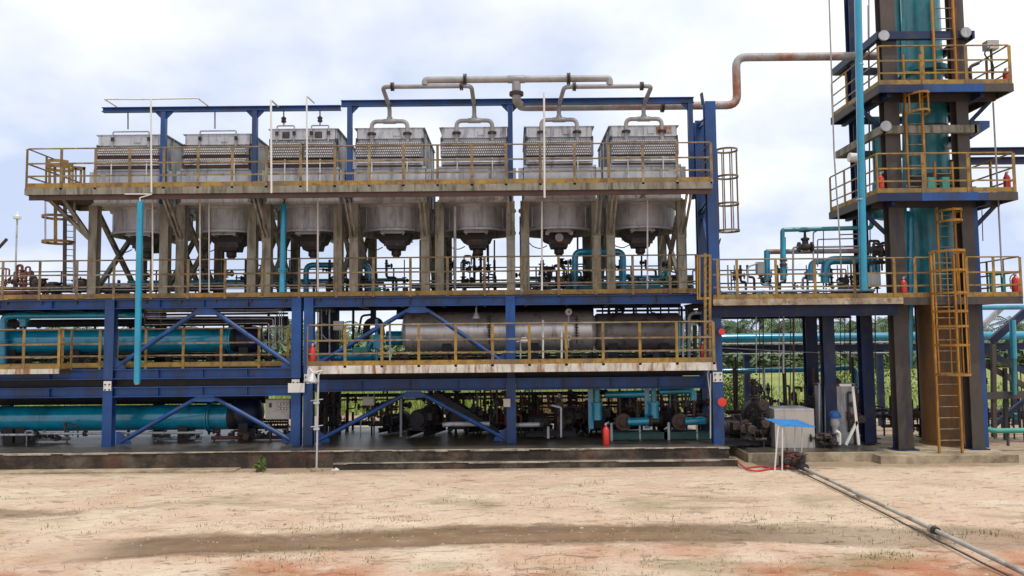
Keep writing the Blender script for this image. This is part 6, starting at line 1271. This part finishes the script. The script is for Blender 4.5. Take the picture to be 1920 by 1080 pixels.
drops(28, 955, 1335, 738, 815, 23.4, 25.0, 91, 'thin valved standpipe crowded between the pumps under the right frame', 'standpipes in the pump bay', ZP + .009)
drops(14, 600, 950, 738, 815, 23.6, 25.0, 92, 'thin standpipe in the open part of the lower bay', 'standpipes in the lower bay', ZP + .009)
drops(14, 20, 550, 600, 680, 24.3, 25.1, 93, 'thin dark standpipe behind the upper turquoise vessel', 'standpipes behind the upper turquoise vessel', Z2 + .001, ('iron', 'dark'))
drops(30, 270, 1300, 487, 545, 23.4, 25.0, 94, 'short standpipe with valve on the cooler deck between the legs', 'standpipes on the cooler deck', Z3)
drops(7, 1355, 1660, 690, 820, 23.6, 25.2, 95, 'rusty standpipe on the equipment pad behind the cabinet', 'standpipes on the equipment pad', .249)
drops(18, 1350, 1650, 497, 545, 23.4, 24.4, 96, 'short standpipe behind the rail of the linking walkway', 'standpipes on the linking walkway', ZW, ('iron', 'teal', 'galv'))
drops(5, 1820, 1925, 690, 820, 24.5, 25.5, 97, 'dark standpipe at the right edge behind the tower pad', 'standpipes at the right edge', 0)
# rear blue posts of the lower bay seen from the front
t = thing('equipment_frame', (xx(620, 780, 24.6), 24.6, ZP + .009), 'dark double post frame inside the lower bay left of the junction box', 'steel frame')
for px in (606, 622, 634): MB().bar((xx(px, 780, 24.6), 24.6, ZP + .009), (xx(px, 780, 24.6), 24.6, 2.15), .16, .16, (0,1,0)).build('post', 'darkblue', t)
# tower detail
for (px, py, Y) in ((1658, 66, YTa - .42), (1812, 60, YTa - .42), (1662, 236, YTa - .42)):
    c = at(px, py, Y); tag(MB().lathe(c, (0,1,0), [(0, .15), (.05, .15)], 18).build('end_plate', 'galvd'), {1658: 'grey round end plate at the left of the top dark girder', 1812: 'grey round end plate at the right of the top dark girder', 1662: 'grey round end plate at the left of the tan girder'}[px], 'plate')
pg('process_pipe', 'rusty nozzle with white dome at the right of the column above the middle platform', [('nozzle', MB().lathe((Xv + .5, Yt - .2, ZP4 + 1.15), (1,-.3,0), [(0,.16),(.4,.16),(.41,.24),(.47,.24)], 16), 'rust'), ('white_cap', MB().lathe(at(1786, 275, 22.2), (0,0,1), [(-.05,.15),(.03,.17),(.12,.1),(.15,.03)], 16), 'white')], cat='nozzle')
pg('process_pipe', 'dark insulated pipe and drum low on the upper tower platform', [('pipe', T(pp([(1820, 150), (1818, 125), (1835, 118)], 22.3), .05, 10), 'iron'), ('drum', MB().lathe(at(1775, 140, 22.0), (1,0,0), [(0,.12),(.5,.12)], 14), 'brown')])
for px, m, r, lab in ((1697, 'tealold', .06, 'slim turquoise riser just right of the left front tower leg'), (1793, 'iron', .04, 'slim dark riser left of the right tower leg'), (1632, 'iron', .015, 'thin wire like line right of the long turquoise pipe')):
    pipe('riser_pipe', lab, [at(px, 545, 22.45), at(px - 3, -25, 22.45)], r, m, n=10)
pg('process_pipe', 'turquoise elbow pipe joining the left tower vessel under the middle platform', [('pipe', T(pp([(1637, 405), (1640, 370), (1640, 345)], 22.6), .07, 12, .1), 'teal')])

for px, Y, rz, s_, lab in ((990, 24.6, .3, 1.0, 'dark pump at the back of the bay just right of the middle post'), (1150, 24.6, .2, 1.1, 'dark pump at the back behind the left turquoise pump'), (1255, 24.5, 1.2, 1.1, 'dark pump at the back between the two turquoise pumps'),
                           (915, 24.7, .4, 1.0, 'dark pump at the back left of the middle blue post'), (745, 24.8, 1.0, .9, 'small dark pump deep in the open left part of the bay')):
    place(pr, 1, (xx(px, 800, Y), Y, ZP + .009), rz, lab, sc_=(s_, s_, s_))
cluster('dense dark valve set on the cooler deck between third and fourth coolers', xw(640, 23.6), xw(690, 23.6), 23.4, 24, Z3, Z3 + 1.0, 6, 101, 'iron', 'iron', vs=1.0)
cluster('dense dark valve set on the cooler deck behind the sixth cooler leg', xw(1062, 24), xw(1110, 24), 23.8, 24.4, Z3, Z3 + 1.1, 6, 102, 'tealold', 'iron', vs=1.0)
cluster('dense valve set on the cooler deck at the seventh cooler', xw(1175, 24), xw(1245, 24), 23.8, 24.4, Z3, Z3 + .8, 7, 103, 'teal', 'iron', vs=1.0)
cluster('dark valve set behind the elbow pipes on the linking walkway', xw(1560, 23.4), xw(1640, 23.4), 23.2, 23.8, ZW, ZW + 1.2, 7, 104, 'iron', 'iron', vs=1.0)
cluster('piping tangle left of the tower legs above the walkway', xw(1705, 23.6), xw(1745, 23.6), 23.4, 24, z3 + .004, z3 + 1.9, 5, 105, 'iron', 'teal', vs=1.0)

drops(12, 1118, 1290, 574, 600, 24.4, 25.1, 98, 'short dark hanger behind the sooty vessel below the cooler deck', 'hangers behind the sooty vessel', Z2 + .9, ('dark', 'iron'))
